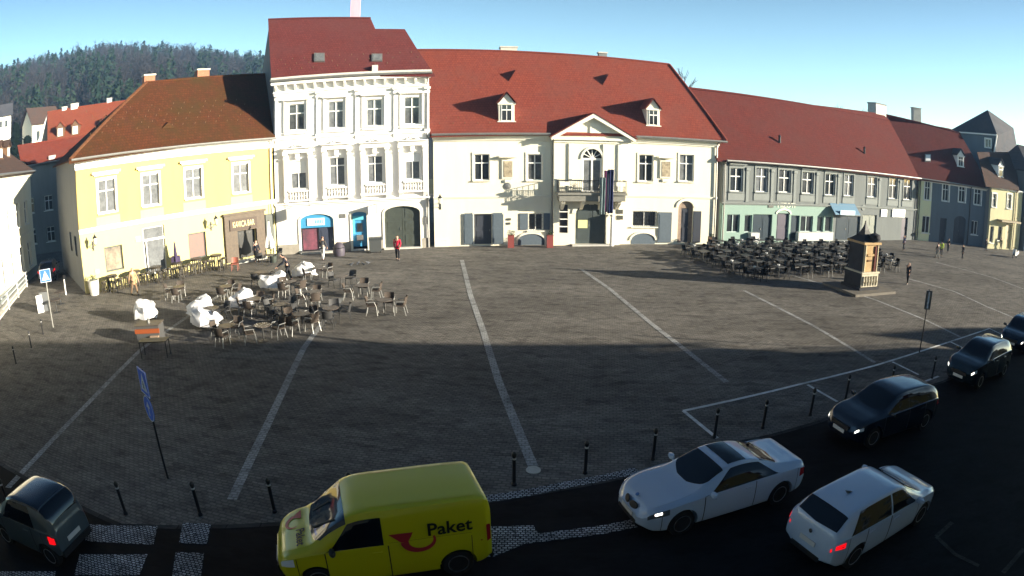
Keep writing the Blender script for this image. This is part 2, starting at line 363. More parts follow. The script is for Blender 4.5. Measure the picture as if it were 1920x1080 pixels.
def wall(F, par, m, u0, u1, z0, z1, holes=(), v=0., t=.35, name='wall'):
    us = sorted({u0, u1, *[h[0] for h in holes], *[h[1] for h in holes]}); us = [u for u in us if u0-1e-6 <= u <= u1+1e-6]
    zs = sorted({z0, z1, *[h[2] for h in holes], *[h[3] for h in holes]}); zs = [z for z in zs if z0-1e-6 <= z <= z1+1e-6]
    b = MB()
    for i in range(len(us)-1):
        for j in range(len(zs)-1):
            cu, cz = (us[i]+us[i+1])/2, (zs[j]+zs[j+1])/2
            if any(h[0] < cu < h[1] and h[2] < cz < h[3] for h in holes): continue
            b.poly([(us[i], v, zs[j]), (us[i+1], v, zs[j]), (us[i+1], v, zs[j+1]), (us[i], v, zs[j+1])])
    for h in holes:
        a0, a1, b0, b1 = h[:4]; r = .3
        b.poly([(a0, v, b0), (a0, v, b1), (a0, v+r, b1), (a0, v+r, b0)]); b.poly([(a1, v, b1), (a1, v, b0), (a1, v+r, b0), (a1, v+r, b1)])
        b.poly([(a0, v, b1), (a1, v, b1), (a1, v+r, b1), (a0, v+r, b1)]); b.poly([(a1, v, b0), (a0, v, b0), (a0, v+r, b0), (a1, v+r, b0)])
        if len(h) > 4:      # arched head: spandrels
            ar = h[4]; c = (a0+a1)/2; w = (a1-a0)/2; k = 8
            for sg in (-1, 1):
                arc = [(c+sg*w*math.cos(q*math.pi/2/k), v-.001, b1-ar+ar*math.sin(q*math.pi/2/k)) for q in range(k+1)]
                b.slab([(c+sg*w, v-.001, b1+.001)]+arc, (0, .2, 0))
    # returns at the ends and top
    b.poly([(u0, v, z0), (u0, v, z1), (u0, v+t, z1), (u0, v+t, z0)]); b.poly([(u1, v, z1), (u1, v, z0), (u1, v+t, z0), (u1, v+t, z1)])
    b.poly([(u0, v, z1), (u1, v, z1), (u1, v+t, z1), (u0, v+t, z1)])
    return b.build(name, m, par)
def window(par, bx, v=.14, tr=.36, cols=2, m=None, gm=None, fw=.07, sill=True, surround=None, arch=0, name='window', simple=False, hood=None, sillm=None):
    u0, u1, z0, z1 = bx[:4]; m = m or frame; b = MB(); W = u1-u0; Hh = z1-z0; fw = min(fw, W*.13)
    b.box(u0, u0+fw, v, v+.08, z0, z1); b.box(u1-fw, u1, v, v+.08, z0, z1); b.box(u0+fw, u1-fw, v, v+.08, z0, z0+fw); b.box(u0+fw, u1-fw, v, v+.08, z1-fw, z1)
    for i in range(1, cols):
        c = u0+W*i/cols; b.box(c-fw*.55, c+fw*.55, v-.012, v+.07, z0+fw, z1-fw)
    if tr: zt = z1-Hh*tr; b.box(u0+fw, u1-fw, v-.02, v+.075, zt-fw*.6, zt+fw*.6)
    o = b.build(name, m, par)
    MB().box(u0+.01, u1-.01, v+.05, v+.09, z0+.01, z1-.01).build('pane', gm or glass, o)
    if sill: MB().box(u0-.12, u1+.12, -.14+v-.14, v, z0-.09, z0-.003).build('sill', sillm or whitetrim, o)
    if surround:
        s = .15; b = MB(); vv = v-.14
        b.box(u0-s, u0, vv-.05, vv+.02, z0-.02, z1+s); b.box(u1, u1+s, vv-.05, vv+.02, z0-.02, z1+s); b.box(u0, u1, vv-.05, vv+.02, z1, z1+s)
        b.build('surround', surround, o)
    if hood:
        b = MB(); vv = v-.14; s = hood if isinstance(hood, float) else .22
        b.box(u0-.24, u1+.24, vv-s, vv, z1+.3, z1+.4); b.box(u0-.2, u1+.2, vv-s*.6, vv, z1+.22, z1+.299)
        b.build('hood', surround or whitetrim, o)
    return o
def door(par, bx, v=.2, m=darkwood, leaves=2, panels=3, name='door'):
    u0, u1, z0, z1 = bx[:4]; b = MB(); W = (u1-u0)/leaves
    for i in range(leaves):
        if i: b.build(name, m, par); b = MB()
        a = u0+i*W; b.box(a+.01, a+W-.01, v, v+.06, z0, z1)
        for k in range(panels):
            h = (z1-z0)/panels; b.box(a+W*.16, a+W*.84, v-.025, v-.001, z0+k*h+h*.12, z0+k*h+h*.88)
    o = b.build(name, m, par)
    MB().box(u0+W*.9-.02, u0+W*.9+.02, v-.08, v-.026, z0+(z1-z0)*.42, z0+(z1-z0)*.48).build('handle', metal, o)
    return o
def hroof(F, par, m, poly, ze, sl, ov=.5, vr=None, back=None, th=.16, name='roof'):
    """front slope from photo outline on the slope plane, plus mirrored back slope down to eave height"""
    pts = [F.slope(x, y, ze, sl, ov) for x, y in poly] if len(poly[0]) == 2 else [Vector(p) for p in poly]
    b = MB(); b.slab([(p.x, p.y, p.z) for p in pts], (0, .0, -th))
    top = max(p.y for p in pts); r = [p for p in pts if p.y > top-1.2]
    a0 = min(r, key=lambda p: p.x); a1 = max(r, key=lambda p: p.x)
    e0 = min(p.x for p in pts); e1 = max(p.x for p in pts)
    bd = 2*top+ov; 
    q = [Vector((a0.x, a0.y+.002, a0.z)), Vector((a1.x, a1.y+.002, a1.z)), Vector((min(e1, a1.x+3), bd, ze)), Vector((a0.x, bd, ze))]
    b.slab([(p.x, p.y, p.z) for p in q][::-1], (0, 0, -th))
    # ridge cap
    o = b.build(name, m, par)
    rc = MB(); rc.tube((a0.x, a0.y, a0.z+.02), (a1.x, a1.y, a1.z+.02), .1, n=6); rc.build('ridge_tiles', m, o)
    return o, pts
def body(F, par, m, u0, u1, z, D, name='side_wall', gable=None, skew=None):
    k = F.skew if skew is None else skew; b = MB()
    P = lambda u, v, zz: (u+v*k, v, zz)
    b.poly([P(u0, .35, 0), P(u0, .35, z), P(u0, D, z), P(u0, D, 0)]); b.poly([P(u1, .35, z), P(u1, .35, 0), P(u1, D, 0), P(u1, D, z)])
    b.poly([P(u0, D, 0), P(u0, D, z), P(u1, D, z), P(u1, D, 0)])
    b.poly([P(u0, .35, z), P(u1, .35, z), P(u1, D, z), P(u0, D, z)])
    if gable:      # list of polygons in local coords
        for q in gable: b.slab(q, (.2, 0, 0))
    return b.build(name, m, par)
def cornice(par, u0, u1, z, m, prof=((.12, -.45), (.22, -.3), (.34, -.12)), v=0., name='cornice'):
    b = MB(); zz = z+prof[0][1]
    for i, (d, dz) in enumerate(prof):
        zn = z+(prof[i+1][1] if i+1 < len(prof) else 0)
        b.box(u0-d*.3, u1+d*.3, v-d, v+.0, z+dz, zn-.0015)
    return b.build(name, m, par)
def gutter(par, u0, u1, z, v=-.6, m=None):
    b = MB(); b.tube((u0, v, z), (u1, v, z), .09, n=8); return b.build('gutter', m or metal, par)
def drainpipe(par, u, z, v=-.12, m=None):
    b = MB(); b.tube((u, v, .05), (u, v, z), .065, n=8); b.tube((u, v, z), (u, v-.4, z+.35), .065, n=8); return b.build('drainpipe', m or metal, par)
def chimney(F, par, px0, py0, px1, py1, v, m=brick, capm=None, dz=1.2):
    u0, u1, z0, z1 = F.box(px0, py0, px1, py1, v); w = u1-u0
    b = MB(); b.box(u0, u1, v-w*.3, v+w*.4, z0-dz, z1-.12); o = b.build('chimney', m, par)
    MB().box(u0-.07, u1+.07, v-w*.3-.07, v+w*.4+.07, z1-.119, z1).build('chimney_cap', capm or concrete, o); return o
def dormer(F, par, px, py, w, h, ze, sl, wallm, rm, depth=2.0, ov=.5, win=True, gm=None):
    p = F.slope(px, py, ze, sl, ov); u, v, z = p
    b = MB(); b.box(u-w/2, u+w/2, v, v+depth, z-.3, z+h*.62)
    b.slab([(u-w/2, v, z+h*.62), (u+w/2, v, z+h*.62), (u, v, z+h*.94)], (0, .3, 0))
    b.box(u-w/2-.1, u+w/2+.1, v-.12, v-.001, z-.08, z+.0)
    b.box(u-w/2-.08, u+w/2+.08, v-.1, v-.001, z+h*.56, z+h*.62)
    o = b.build('dormer', wallm, par)
    r = MB()
    for sg in (-1, 1): r.slab([(u, v-.2, z+h), (u+sg*(w/2+.18), v-.2, z+h*.6), (u+sg*(w/2+.18), v+depth+.6, z+h*.6), (u, v+depth+.6, z+h)], (0, 0, .07))
    r.build('dormer_roof', rm, o)
    if win:
        q = MB(); q.box(u-w*.3, u+w*.3, v-.03, v-.002, z+.08, z+h*.54); q.build('dormer_window', gm or glass, o)
        q = MB(); q.box(u-.025, u+.025, v-.05, v-.031, z+.08, z+h*.54); q.box(u-w*.3-.05, u-w*.3, v-.05, v-.002, z+.04, z+h*.56); q.box(u+w*.3, u+w*.3+.05, v-.05, v-.002, z+.04, z+h*.56); q.box(u-w*.3, u+w*.3, v-.05, v-.031, z+h*.36, z+h*.4); q.build('dormer_window_frame', frame, o)
    return o
def skylight(F, par, bx, ze, sl, ov=.5, m=None):
    ps = [F.slope(x, y, ze, sl, ov) for x, y in ((bx[0], bx[3]), (bx[2], bx[3]), (bx[2], bx[1]), (bx[0], bx[1]))]
    n = Vector((0, -sl, 1)).normalized(); b = MB(); b.slab([p-n*.05 for p in ps], n*.16); o = b.build('skylight', metal, par)
    c = sum(ps, Vector())/4; b = MB(); b.slab([c+(p-c)*.78+n*.112 for p in ps], n*.012); b.build('pane', m or glassl, o); return o
def snowguards(F, par, ze, sl, rows, u0, u1, m=None, ov=.5, step=.95):
    b = MB(); n = Vector((0, -sl, 1)).normalized()
    for k, dv in enumerate(rows):
        u = u0+(k % 2)*step/2
        while u < u1:
            if random.random() > .12:
                z = ze+(dv+ov)*sl; p = Vector((u+random.uniform(-.05, .05), dv, z)); b.tube(p, p+n*.13, .026, .016, n=5)
            u += step
    return b.build('snow_guards', mat('snow_guard_tan', (.17, .11, .07), .8), par)
def lantern(F, par_label, px, py, arm=.7, sc_=1.):
    u, z = F.uz(px, py, -arm); w = F.world(u, 0, z); t = empty('wall_lamp', w, F.rz, par_label, 'lamp'); t.scale = (sc_,)*3
    b = MB(); b.tube((0, -.01, -.25), (0, -arm, -.25), .022); b.tube((0, -.01, -.6), (0, -arm*.7, -.25), .018); b.box(-.06, .06, -.03, 0, -.75, -.1); b.build('bracket', darkmetal, t)
    b = MB(); b.lathe([(.09, -.22), (.17, .18), (.16, .19)], 6, c=(0, -arm, 0)); b.build('lantern_glass', mat('lantern_glass', (.6, .6, .5), .2), t)
    b = MB(); b.lathe([(.2, .19), (.05, .38), (.02, .48)], 6, c=(0, -arm, 0)); b.lathe([(.03, -.3), (.1, -.22)], 6, c=(0, -arm, 0)); b.build('lantern_cap', darkmetal, t)
    return t
def mirror_poly(u, ze, zr, vr, D, skew=0): return [(u+skew*.3, .3, 0), (u+skew*.3, .3, ze), (u+vr*skew, vr, zr), (u+D*skew, D, ze), (u+D*skew, D, 0)]
def cb(px, w, h): return (px[0]-w/2, px[1]-h/2, px[0]+w/2, px[1]+h/2)
def clampd(b, z=.12): return (b[0], b[1], z, b[3])
# ================================================================ yellow café building
Y = Fac((162, 551), (519, 478)); ZE = 9.0; SL = .76
yb = empty('yellow_townhouse', Y.A, Y.rz, 'yellow two storey house with brown weathered tile roof and a café below', 'building')
wy = [Y.box(*cb(p, w, h)) for p, w, h in (((200.2, 367), 32, 62), ((282.8, 355.4), 31, 59), ((362.8, 343.2), 30, 56), ((451.5, 334), 29, 54))]
dy = clampd(Y.box(445, 430, 481, 492), .25); 
bw_ = [Y.box(197, 461, 231, 508), Y.box(269, 424, 310, 494), Y.box(354, 436, 387, 484)]
bw_[1] = (bw_[1][0], bw_[1][1], .35, bw_[1][3])
zc = Y.uz(330, 403)[1]
wall(Y, yb, yellow, 0, Y.L, zc, ZE, wy, name='upper_wall')
wall(Y, yb, paleyellow, 0, Y.L, 0, zc-.002, bw_+[dy], name='ground_floor_wall')
for b in wy:
    window(yb, b, tr=.34, m=frame, gm=glassl, surround=whitetrim, hood=None)
    zt = b[3]+.42; q = MB(); q.box(b[0]-.45, b[1]+.45, -.26, 0, zt, zt+.14); q.box(b[0]-.3, b[1]+.3, -.14, 0, zt-.12, zt-.001); q.build('window_hood', whitetrim, yb)
    q = MB(); q.box(b[0]-.28, b[1]+.28, -.02, 0, b[2]-1.15, b[2]-.25); q.build('window_apron', paleyellow, yb)
cornice(yb, -.05, Y.L, ZE, whitetrim, ((.1, -.75), (.2, -.6), (.14, -.5), (.42, -.2)))
cornice(yb, 0, Y.L, zc+.12, whitetrim, ((.1, -.3), (.2, -.14)), name='string_course')
b = MB(); b.box(-.02, .55, -.05, 0, 0, zc-.2); b.box(Y.L-.5, Y.L, -.05, 0, 0, zc-.2); b.build('corner_pilasters', paleyellow, yb)
hroof(Y, yb, roofY, [(129, 303), (516, 256), (507, 139), (420, 142), (375, 147), (275, 155)], ZE, SL)
# left hip face and side wall
pt = Y.slope(275, 155, ZE, SL); D = pt.y*2
q = MB(); q.slab([(-.45, -.5, ZE-.02), (pt.x, pt.y, pt.z), (-.3, D+.5, ZE-.02)], (0, 0, -.1)); q.build('hip_roof', roofY, yb)
q = MB(); A0 = Y.slope(131, 301, ZE, SL); q.tube(A0+Vector((0, 0, .05)), pt+Vector((0, 0, .05)), .13, n=6); q.build('hip_tiles', roofmat('faded_orange_tiles', (.13, .05, .025), (.1, .04, .02), (.12, .06, .03)), yb)
body(Y, yb, wallgrey, 0, Y.L, ZE, D)
snowguards(Y, yb, ZE, SL, (1.6, 2.2, 2.8, 3.4, 4.0), 1.5, 15.5, concrete)
gutter(yb, -.4, Y.L, ZE-.05, v=-.62)
chimney(Y, yb, 269, 140, 289, 160, 7.2); chimney(Y, yb, 368, 130, 390, 146, 7.6)
p = Y.slope(316, 242, ZE, SL); q = MB(); q.slab([(p.x-.6, p.y, p.z+.05), (p.x+.6, p.y, p.z+.05), (p.x, p.y, p.z+.5)], (0, 1.2, .1)); o = q.build('roof_vent', roofY, yb)
drainpipe(yb, Y.L-.25, ZE-.5, m=whitepaint)
# shop windows with advertising posters inside frames
poster = mat('poster_beige', (.26, .22, .15), .5, var=.45, vscale=1.6, col2=(.05, .035, .03)); posterr = mat('poster_red', (.2, .075, .06), .5, var=.7, vscale=2, col2=(.1, .09, .08))
for b, m_ in zip(bw_, (poster, glassl, posterr)):
    o = window(yb, b, tr=0, cols=1, m=darkwood if m_ != glassl else frame, gm=m_, sill=False, fw=.09, name='shop_window')
b = bw_[1]; q = MB(); q.box(b[0], b[1], .02, .1, b[3]-.95, b[3]-.8); q.box(b[0]+.2, b[0]+.28, .02, .1, .4, b[3]-.95); q.build('transom', frame, yb)
# timber entrance surround
u0, u1, z0, z1 = Y.box(421, 400, 496, 497); z0 = .1
b = MB(); b.box(u0, dy[0], -.22, 0, .1, z1); b.box(dy[1], u1, -.22, 0, .1, z1); b.box(dy[0], dy[1], -.22, 0, dy[3], z1); b.box(u0-.1, u1+.1, -.34, 0, z1+.001, z1+.14)
o = b.build('entrance_surround', mat('oiled_timber', (.09, .062, .038), .6, var=.35, vscale=5), yb)
b = MB(); sb = Y.box(431, 409, 482, 430, -.3); b.box(sb[0], sb[1], -.3, -.221, sb[2], sb[3]); o2 = b.build('café_sign_board'.replace('é', 'e'), mat('sign_brown', (.05, .028, .015), .6), yb)
vs, fs = textmesh('KAVICA BAR', .62); b = MB(); W = (sb[1]-sb[0]); b.add([((sb[0]+sb[1])/2+v[0]*W*.23, -.31, (sb[2]+sb[3])/2+.0+v[1]) for v in vs], fs); b.build('lettering', mat('gold_lettering', (.85, .65, .3), .4), o2)
door(yb, (dy[0], dy[1], dy[2], dy[3]), v=.22, m=mat('dark_door', (.03, .03, .028), .3), leaves=1, panels=1)
b = MB(); b.box(dy[0]-.3, dy[1]+.5, -.75, -.221, 0, .2); b.build('doorstep', concrete, yb)
b = MB(); b.box(u1+.05, u1+.75, -.3, -.02, .7, z1-.3); b.build('shutter', darkwood, yb)
q = MB(); pb = Y.box(254, 443, 264, 453); q.box(pb[0], pb[1], -.04, 0, pb[2], pb[3]); q.build('house_number_plate', metal, yb)
q = MB(); q.box(.9, 1.25, -.05, 0, 1.2, 1.5); q.build('meter_cover', metal, yb)
lantern(Y, 'dark wrought iron lantern near the left corner of the yellow house', 178, 452, 1.1)
lantern(Y, 'dark wrought iron lantern beside the café entrance of the yellow house', 405, 415, 1.1)
# side wall details of the alley
b = MB(); M = Matrix.Identity(4)
for v0, z0 in ((2.2, 2.3), (5.0, 2.4)): b.box(-.03, 0, v0, v0+.9, z0, z0+1.4)
b.build('side_window', glass, yb)

# ================================================================ white ornate town house
Wf = Fac((522, 478), (806, 464), skew=-.3); ZW = 13.35; SW = .946
wb = empty('white_townhouse', Wf.A, Wf.rz, 'tall narrow white ornate house with dark red roof and a bank on its ground floor', 'building')
win3 = [Wf.box(540, 195, 571, 244), Wf.box(614.5, 190, 644, 240), Wf.box(686.5, 186, 716.5, 236), Wf.box(757.5, 182, 787, 233)]
win2 = [Wf.box(544.5, 302, 574.5, 354), Wf.box(617, 295, 647, 347), Wf.box(688.5, 292, 718, 342), Wf.box(759.5, 288, 788, 336)]
dr = [Wf.box(564, 401, 626.5, 484), Wf.box(661, 397, 688.5, 473), Wf.box(721.5, 386, 788, 468)]
dr = [(b[0], b[1], .1, b[3], .5) for b in dr]; dr[1] = (*dr[1][:4], .2)
z12 = Wf.uz(660, 376)[1]
wall(Wf, wb, white, 0, Wf.L, 0, ZW, win3+win2+dr)
body(Wf, wb, wallgrey, 0, Wf.L, ZW, 11)
for i, b in enumerate(win3): window(wb, b, v=.16, tr=.36, gm=(glassm, glassl, glassl, glassm)[i], surround=None)
for i, b in enumerate(win2):
    window(wb, b, v=.16, tr=.3, gm=glassl, surround=None)
    if i in (0, 3):
        q = MB(); q.box(b[0]+.05, b[1]-.05, .1, .13, b[2]+(b[3]-b[2])*(.56 if i == 0 else .7), b[3]-.03); q.build('roller_blind', frame, wb)
def pilaster(par, u, w, z0, z1, d, m, name='pilaster', cap=True):
    b = MB(); b.box(u-w/2, u+w/2, -d, 0, z0, z1)
    if cap:
        b.box(u-w*.8, u+w*.8, -d-.16, 0, z1+.001, z1+.16); b.box(u-w*.66, u+w*.66, -d-.08, 0, z1-.3, z1-.12)
        b.box(u-w*.7, u+w*.7, -d-.1, 0, z0-.2, z0-.001); b.slab([(u-w*.55, -d-.1, z0-.201), (u-w*.55, 0, z0-.201), (u-w*.55, 0, z0-.65)], (w*1.1, 0, 0))
    return b.build(name, m, par)
for b in win2:      # big aedicules on the first floor, balustrades below
    c = (b[0]+b[1])/2; hw = (b[1]-b[0])/2
    for s in (-1, 1): pilaster(wb, c+s*(hw+.34), .26, b[2]-.75, b[3]+.45, .26, white)
    q = MB(); q.box(c-hw-.55, c+hw+.55, -.42, 0, b[3]+.62, b[3]+.75); q.box(c-hw-.5, c+hw+.5, -.3, 0, b[3]+.76, b[3]+.98); q.box(c-hw-.6, c+hw+.6, -.5, 0, b[3]+.981, b[3]+1.06)
    q.build('window_entablature', white, wb)
    q = MB(); q.box(c-.16, c+.16, -.3, 0, b[3]+.2, b[3]+.6)
    for k in range(5): a = -1+k*.5; q.lathe([(.0, 0), (.13, .03), (.1, .12), (0, .16)], 7, c=(c+a*.4, -.16, b[3]+1.06+.12*(1-abs(a))))
    q.build('stucco_ornament', white, wb)
    q = MB(); q.box(c-hw-.15, c+hw+.15, -.34, 0, b[2]-.22, b[2]-.1); q.box(c-hw-.15, c+hw+.15, -.34, 0, b[2]-.95, b[2]-.82)
    n = 7
    for k in range(n):
        x = c-hw-.02+(2*hw+.04)*k/(n-1); q.lathe([(.05, 0), (.035, .12), (.085, .26), (.03, .48), (.05, .6)], 7, c=(x, -.2, b[2]-.82))
    q.build('balustrade', white, wb)
for b in win3:
    c = (b[0]+b[1])/2; hw = (b[1]-b[0])/2
    for s in (-1, 1): pilaster(wb, c+s*(hw+.25), .16, b[2]-.1, b[3]+.25, .12, white, cap=False, name='window_pilaster')
    q = MB(); q.box(c-hw-.4, c+hw+.4, -.3, 0, b[3]+.28, b[3]+.42); q.box(c-hw-.3, c+hw+.3, -.16, 0, b[2]-.3, b[2]-.16); q.build('window_cornice', white, wb)
cs = [(b[0]+b[1])/2 for b in win3]
mids = [(cs[i]+cs[i+1])/2 for i in range(3)]
for u in [.28]+mids+[Wf.L-.28]:
    pilaster(wb, u+.2 if u != .28 else u, .3, win3[0][2]-.4, ZW-1.2, .1, white, name='giant_pilaster')
cornice(wb, 0, Wf.L, ZW-.12, white, ((.08, -1.0), (.18, -.86), (.1, -.76), (.55, -.22)))
for k in range(16):
    u = .2+(Wf.L-.4)*k/15; q = MB(); q.slab([(u-.09, -.1, ZW-.36), (u-.09, -.5, ZW-.36), (u-.09, -.44, ZW-.5), (u-.09, -.1, ZW-.85)], (.18, 0, 0)); q.build('cornice_bracket', white, wb)
cornice(wb, 0, Wf.L, win3[1][2]-.55, white, ((.08, -.2), (.18, -.1)), name='string_course')
cornice(wb, 0, Wf.L, z12+.1, white, ((.12, -.25), (.26, -.12)), name='string_course')
b = MB(); 
prev = 0
for d in dr: b.box(prev, d[0]-.16, -.09, 0, 0, .75); prev = d[1]+.16
b.box(prev, Wf.L, -.09, 0, 0, .75); b.build('stone_plinth', stone, wb)
for d in dr:
    q = MB(); q.box(d[0]-.16, d[0]-.001, -.07, 0, 0, d[3]-d[4]); q.box(d[1]+.001, d[1]+.16, -.07, 0, 0, d[3]-d[4])
    c = (d[0]+d[1])/2; w = (d[1]-d[0])/2; k = 10
    for i in range(k):
        a0, a1 = math.pi*i/k, math.pi*(i+1)/k; f = lambda a, e: (c+(w+e)*math.cos(a), -.07, d[3]-d[4]+(d[4]+e)*math.sin(a))
        q.slab([f(a0, 0), f(a0, .16), f(a1, .16), f(a1, 0)], (0, .069, 0))
    q.build('door_surround', creamtrim, wb)
# bank entrance
bank = mat('bank_blue', (.06, .28, .5), .35); bankl = mat('bank_light_blue', (.12, .5, .62), .3)
d = dr[0]; q = MB(); q.box(d[0]+.02, d[1]-.02, .06, .2, d[3]-1.05, d[3]-.02); o = q.build('bank_fascia', bank, wb)
q = MB(); c = (d[0]+d[1])/2; q.box(c-.75, c+.62, .0, .059, d[3]-.88, d[3]-.32); o2 = q.build('bank_sign', mat('sign_pale', (.6, .85, .9), .3), o)
q = MB()
for k in range(5): q.box(c-.12+k*.13, c-.06+k*.13, -.01, -.001, d[3]-.72, d[3]-.48)
q.build('sign_lettering', bank, o2)
window(wb, (d[0]+.05, (d[0]+d[1])/2+.1, .15, d[3]-1.06), v=.2, tr=0, cols=1, m=darkmetal, gm=mat('shop_interior_red', (.22, .07, .1), .25, var=.6, vscale=1.2, col2=(.05, .05, .06)), sill=False, name='bank_window')
door(wb, ((d[0]+d[1])/2+.12, d[1]-.04, .12, d[3]-1.06), v=.2, m=mat('glass_door_dark', (.05, .06, .09), .12), leaves=1, panels=1)
q = MB(); q.box(d[0], d[1], -.45, 0, 0, .14); q.build('doorstep', concrete, wb)
# cash machine
d = dr[1]; q = MB(); q.box(d[0]+.02, d[1]-.02, .16, .2, .3, d[3]); o = q.build('cash_machine_panel', bank, wb)
c = (d[0]+d[1])/2
q = MB(); q.box(d[0]+.04, d[1]-.25, .06, .159, 2.35, 2.65); q.box(d[0]+.04, d[0]+.2, .06, .159, 1.3, 2.34); q.build('light_panel', bankl, o)
q = MB(); q.box(c-.2, c+.22, .08, .159, 1.45, 2.1); q.build('screen', glass, o)
q = MB(); q.box(c-.25, c+.25, -.02, .159, .75, 1.2); q.build('keypad_shelf', metal, o)
# big gate
d = dr[2]; door(wb, (d[0], d[1], .12, d[3]), v=.2, m=darkwood, leaves=2, panels=3, name='gate')
q = MB(); q.box(d[0]-.1, d[1]+.1, -.25, 0, 0, .12); q.build('doorstep', concrete, wb)
# hanging sign, plate, meter box
u, z = Wf.uz(546, 398, -.5); q = MB(); q.box(u-.03, u+.03, -1.2, -.25, z-.5, z+.3); q.box(u-.02, u+.02, -1.25, 0, z+.31, z+.35); q.build('projecting_sign', mat('sign_grey', (.35, .35, .37), .5), wb)
u, z = Wf.uz(706, 393, -.5); q = MB(); q.box(u-.03, u+.03, -1.1, -.35, z-.25, z+.35); q.box(u-.02, u+.02, -1.15, 0, z+.36, z+.4); q.build('projecting_sign', mat('sign_grey', (.35, .35, .37), .5), wb)
bx = Wf.box(636, 401, 648, 409); q = MB(); q.box(bx[0], bx[1], -.03, 0, bx[2], bx[3]); q.build('wall_plate', metal, wb)
bx = Wf.box(796, 406, 802, 420); q = MB(); q.box(bx[0], bx[1], -.14, 0, bx[2], bx[3]); q.build('meter_box', metal, wb)
drainpipe(wb, Wf.L-.1, ZW-.7); 
# roof
o, rp_ = hroof(Wf, wb, roofW, [(509, 148), (815, 140), (784, 95), (759, 54.5), (702.5, 54), (695, 34.5), (503, 37)], ZW, SW)
gutter(wb, -.2, Wf.L+.25, ZW+.0, v=-.68); b = MB(); b.box(-.15, Wf.L+.2, -.66, -.5, ZW-.05, ZW+.24); b.build('gutter_board', concrete, wb)
zr = Wf.slope(503, 37, ZW, SW); b = MB()
b.slab([(0, .3, ZW-.2), (zr.x+.15, zr.y, zr.z-.2), (zr.x*2, zr.y*2, ZW-.2)], (.15, 0, 0)); zr2 = Wf.slope(759, 54.5, ZW, SW)
b.slab([(Wf.L-.2, .3, ZW-.2), (zr2.x-.3, zr2.y, zr2.z-.2), (zr2.x-1.5, zr2.y*2, ZW-.2)], (.15, 0, 0)); b.build('gable_wall', wallgrey, wb)
skylight(Wf, wb, (589, 101, 609, 117), ZW, SW); skylight(Wf, wb, (697, 102.5, 717, 116), ZW, SW)
snowguards(Wf, wb, ZW, SW, (.5, 1.0, 1.5), 0.2, 11.2, concrete)
p = Wf.slope(703, 135, ZW, SW); q = MB(); q.box(p.x-.22, p.x+.22, p.y, p.y+.6, p.z-.1, p.z+.55); q.build('roof_hatch', concrete, wb)
chimney(Wf, wb, 658, -28, 676, 36, 7.0, m=mat('pink_render', (.62, .36, .46), .8, var=.08), dz=1.6)

# ================================================================ cream town hall
T = Fac((815, 463), (1340, 458)); ZT = 8.65; ST = .98
tb = empty('town_hall', T.A, T.rz, 'wide cream town hall with pediment, balcony, flags and dark red tiled roof with dormers', 'building')
up = [T.box(889, 289, 918, 338), T.box(989, 289, 1017, 338), T.box(1198, 290, 1225, 340), T.box(1274, 290, 1301, 340)]
uc0, uc1 = T.uz(1037, 330)[0], T.uz(1162, 330)[0]
pr = T.uz(1190, 259, -.6)[0]
VC = -.35
cd_ = T.box(1092, 279, 1129, 361, VC); cd_ = (*cd_, (cd_[1]-cd_[0])*.5)
port = T.box(1079, 382, 1136, 456, VC); port = (port[0], port[1], .1, port[3], .75)
niche = T.box(1049, 384, 1065, 437, VC)
dl = T.box(889, 401, 922, 460); dl = (dl[0], dl[1], .12, dl[3])
wl = T.box(991, 400, 1018, 432); wr = T.box(1186, 396, 1231, 425); drr = T.box(1271, 377, 1299, 455); drr = (drr[0], drr[1], .12, drr[3], .5)
wall(T, tb, cream, 0, uc0, 0, ZT, [up[0], up[1], dl, wl]); wall(T, tb, cream, uc1, T.L, 0, ZT, [up[2], up[3], wr, drr])
wall(T, tb, cream, uc0, uc1, 0, ZT, [cd_, port, niche], v=VC, t=.4, name='central_wall')
body(T, tb, wallgrey, 0, T.L, ZT, 14)
for i, b in enumerate(up): window(tb, b, tr=.34, gm=(glass, glassm, glass, glassl)[i], surround=creamtrim, sillm=creamtrim)
for u in (uc0+.12, T.uz(1069, 330, VC)[0], T.uz(1133, 330, VC)[0], uc1-.14): pilaster(tb, u, .26, 4.3, ZT-.75, -VC+.1, creamtrim, cap=False)
window(tb, (cd_[0], cd_[1], cd_[2], cd_[3]-cd_[4]), v=VC+.15, tr=.0, gm=glassl, sill=False, name='balcony_door', fw=.12)
c = (cd_[0]+cd_[1])/2; q = MB(); w = (cd_[1]-cd_[0])/2
for i in range(7):
    a = math.pi*i/6; q.tube((c, VC+.14, cd_[3]-cd_[4]+.03), (c+w*.95*math.cos(a), VC+.14, cd_[3]-cd_[4]+w*.95*math.sin(a)), .035, n=5)
q.box(cd_[0], cd_[1], VC+.1, VC+.18, cd_[3]-cd_[4]-.05, cd_[3]-cd_[4]+.05); q.build('fanlight', frame, tb)
MB().box(cd_[0], cd_[1], VC+.22, VC+.25, cd_[3]-cd_[4], cd_[3]).build('fanlight_glass', glass, tb)
def archtrim(par, c, w, z, h, v, m, e=.16, d=.08, name='arch_moulding'):
    q = MB(); k = 12; f = lambda a, x: (c+(w+x)*math.cos(a), v-d, z+(h+x)*math.sin(a))
    for i in range(k): a0, a1 = math.pi*i/k, math.pi*(i+1)/k; q.slab([f(a0, 0), f(a0, e), f(a1, e), f(a1, 0)], (0, d-.001, 0))
    return q.build(name, m, par)
archtrim(tb, c, w, cd_[3]-cd_[4], cd_[4], VC, creamtrim); archtrim(tb, (port[0]+port[1])/2, (port[1]-port[0])/2, port[3]-port[4], port[4], VC, creamtrim, .3)
q = MB(); q.box((port[0]+port[1])/2-.2, (port[0]+port[1])/2+.2, VC-.16, VC-.081, port[3]-.05, port[3]+.35); q.build('keystone', creamtrim, tb)
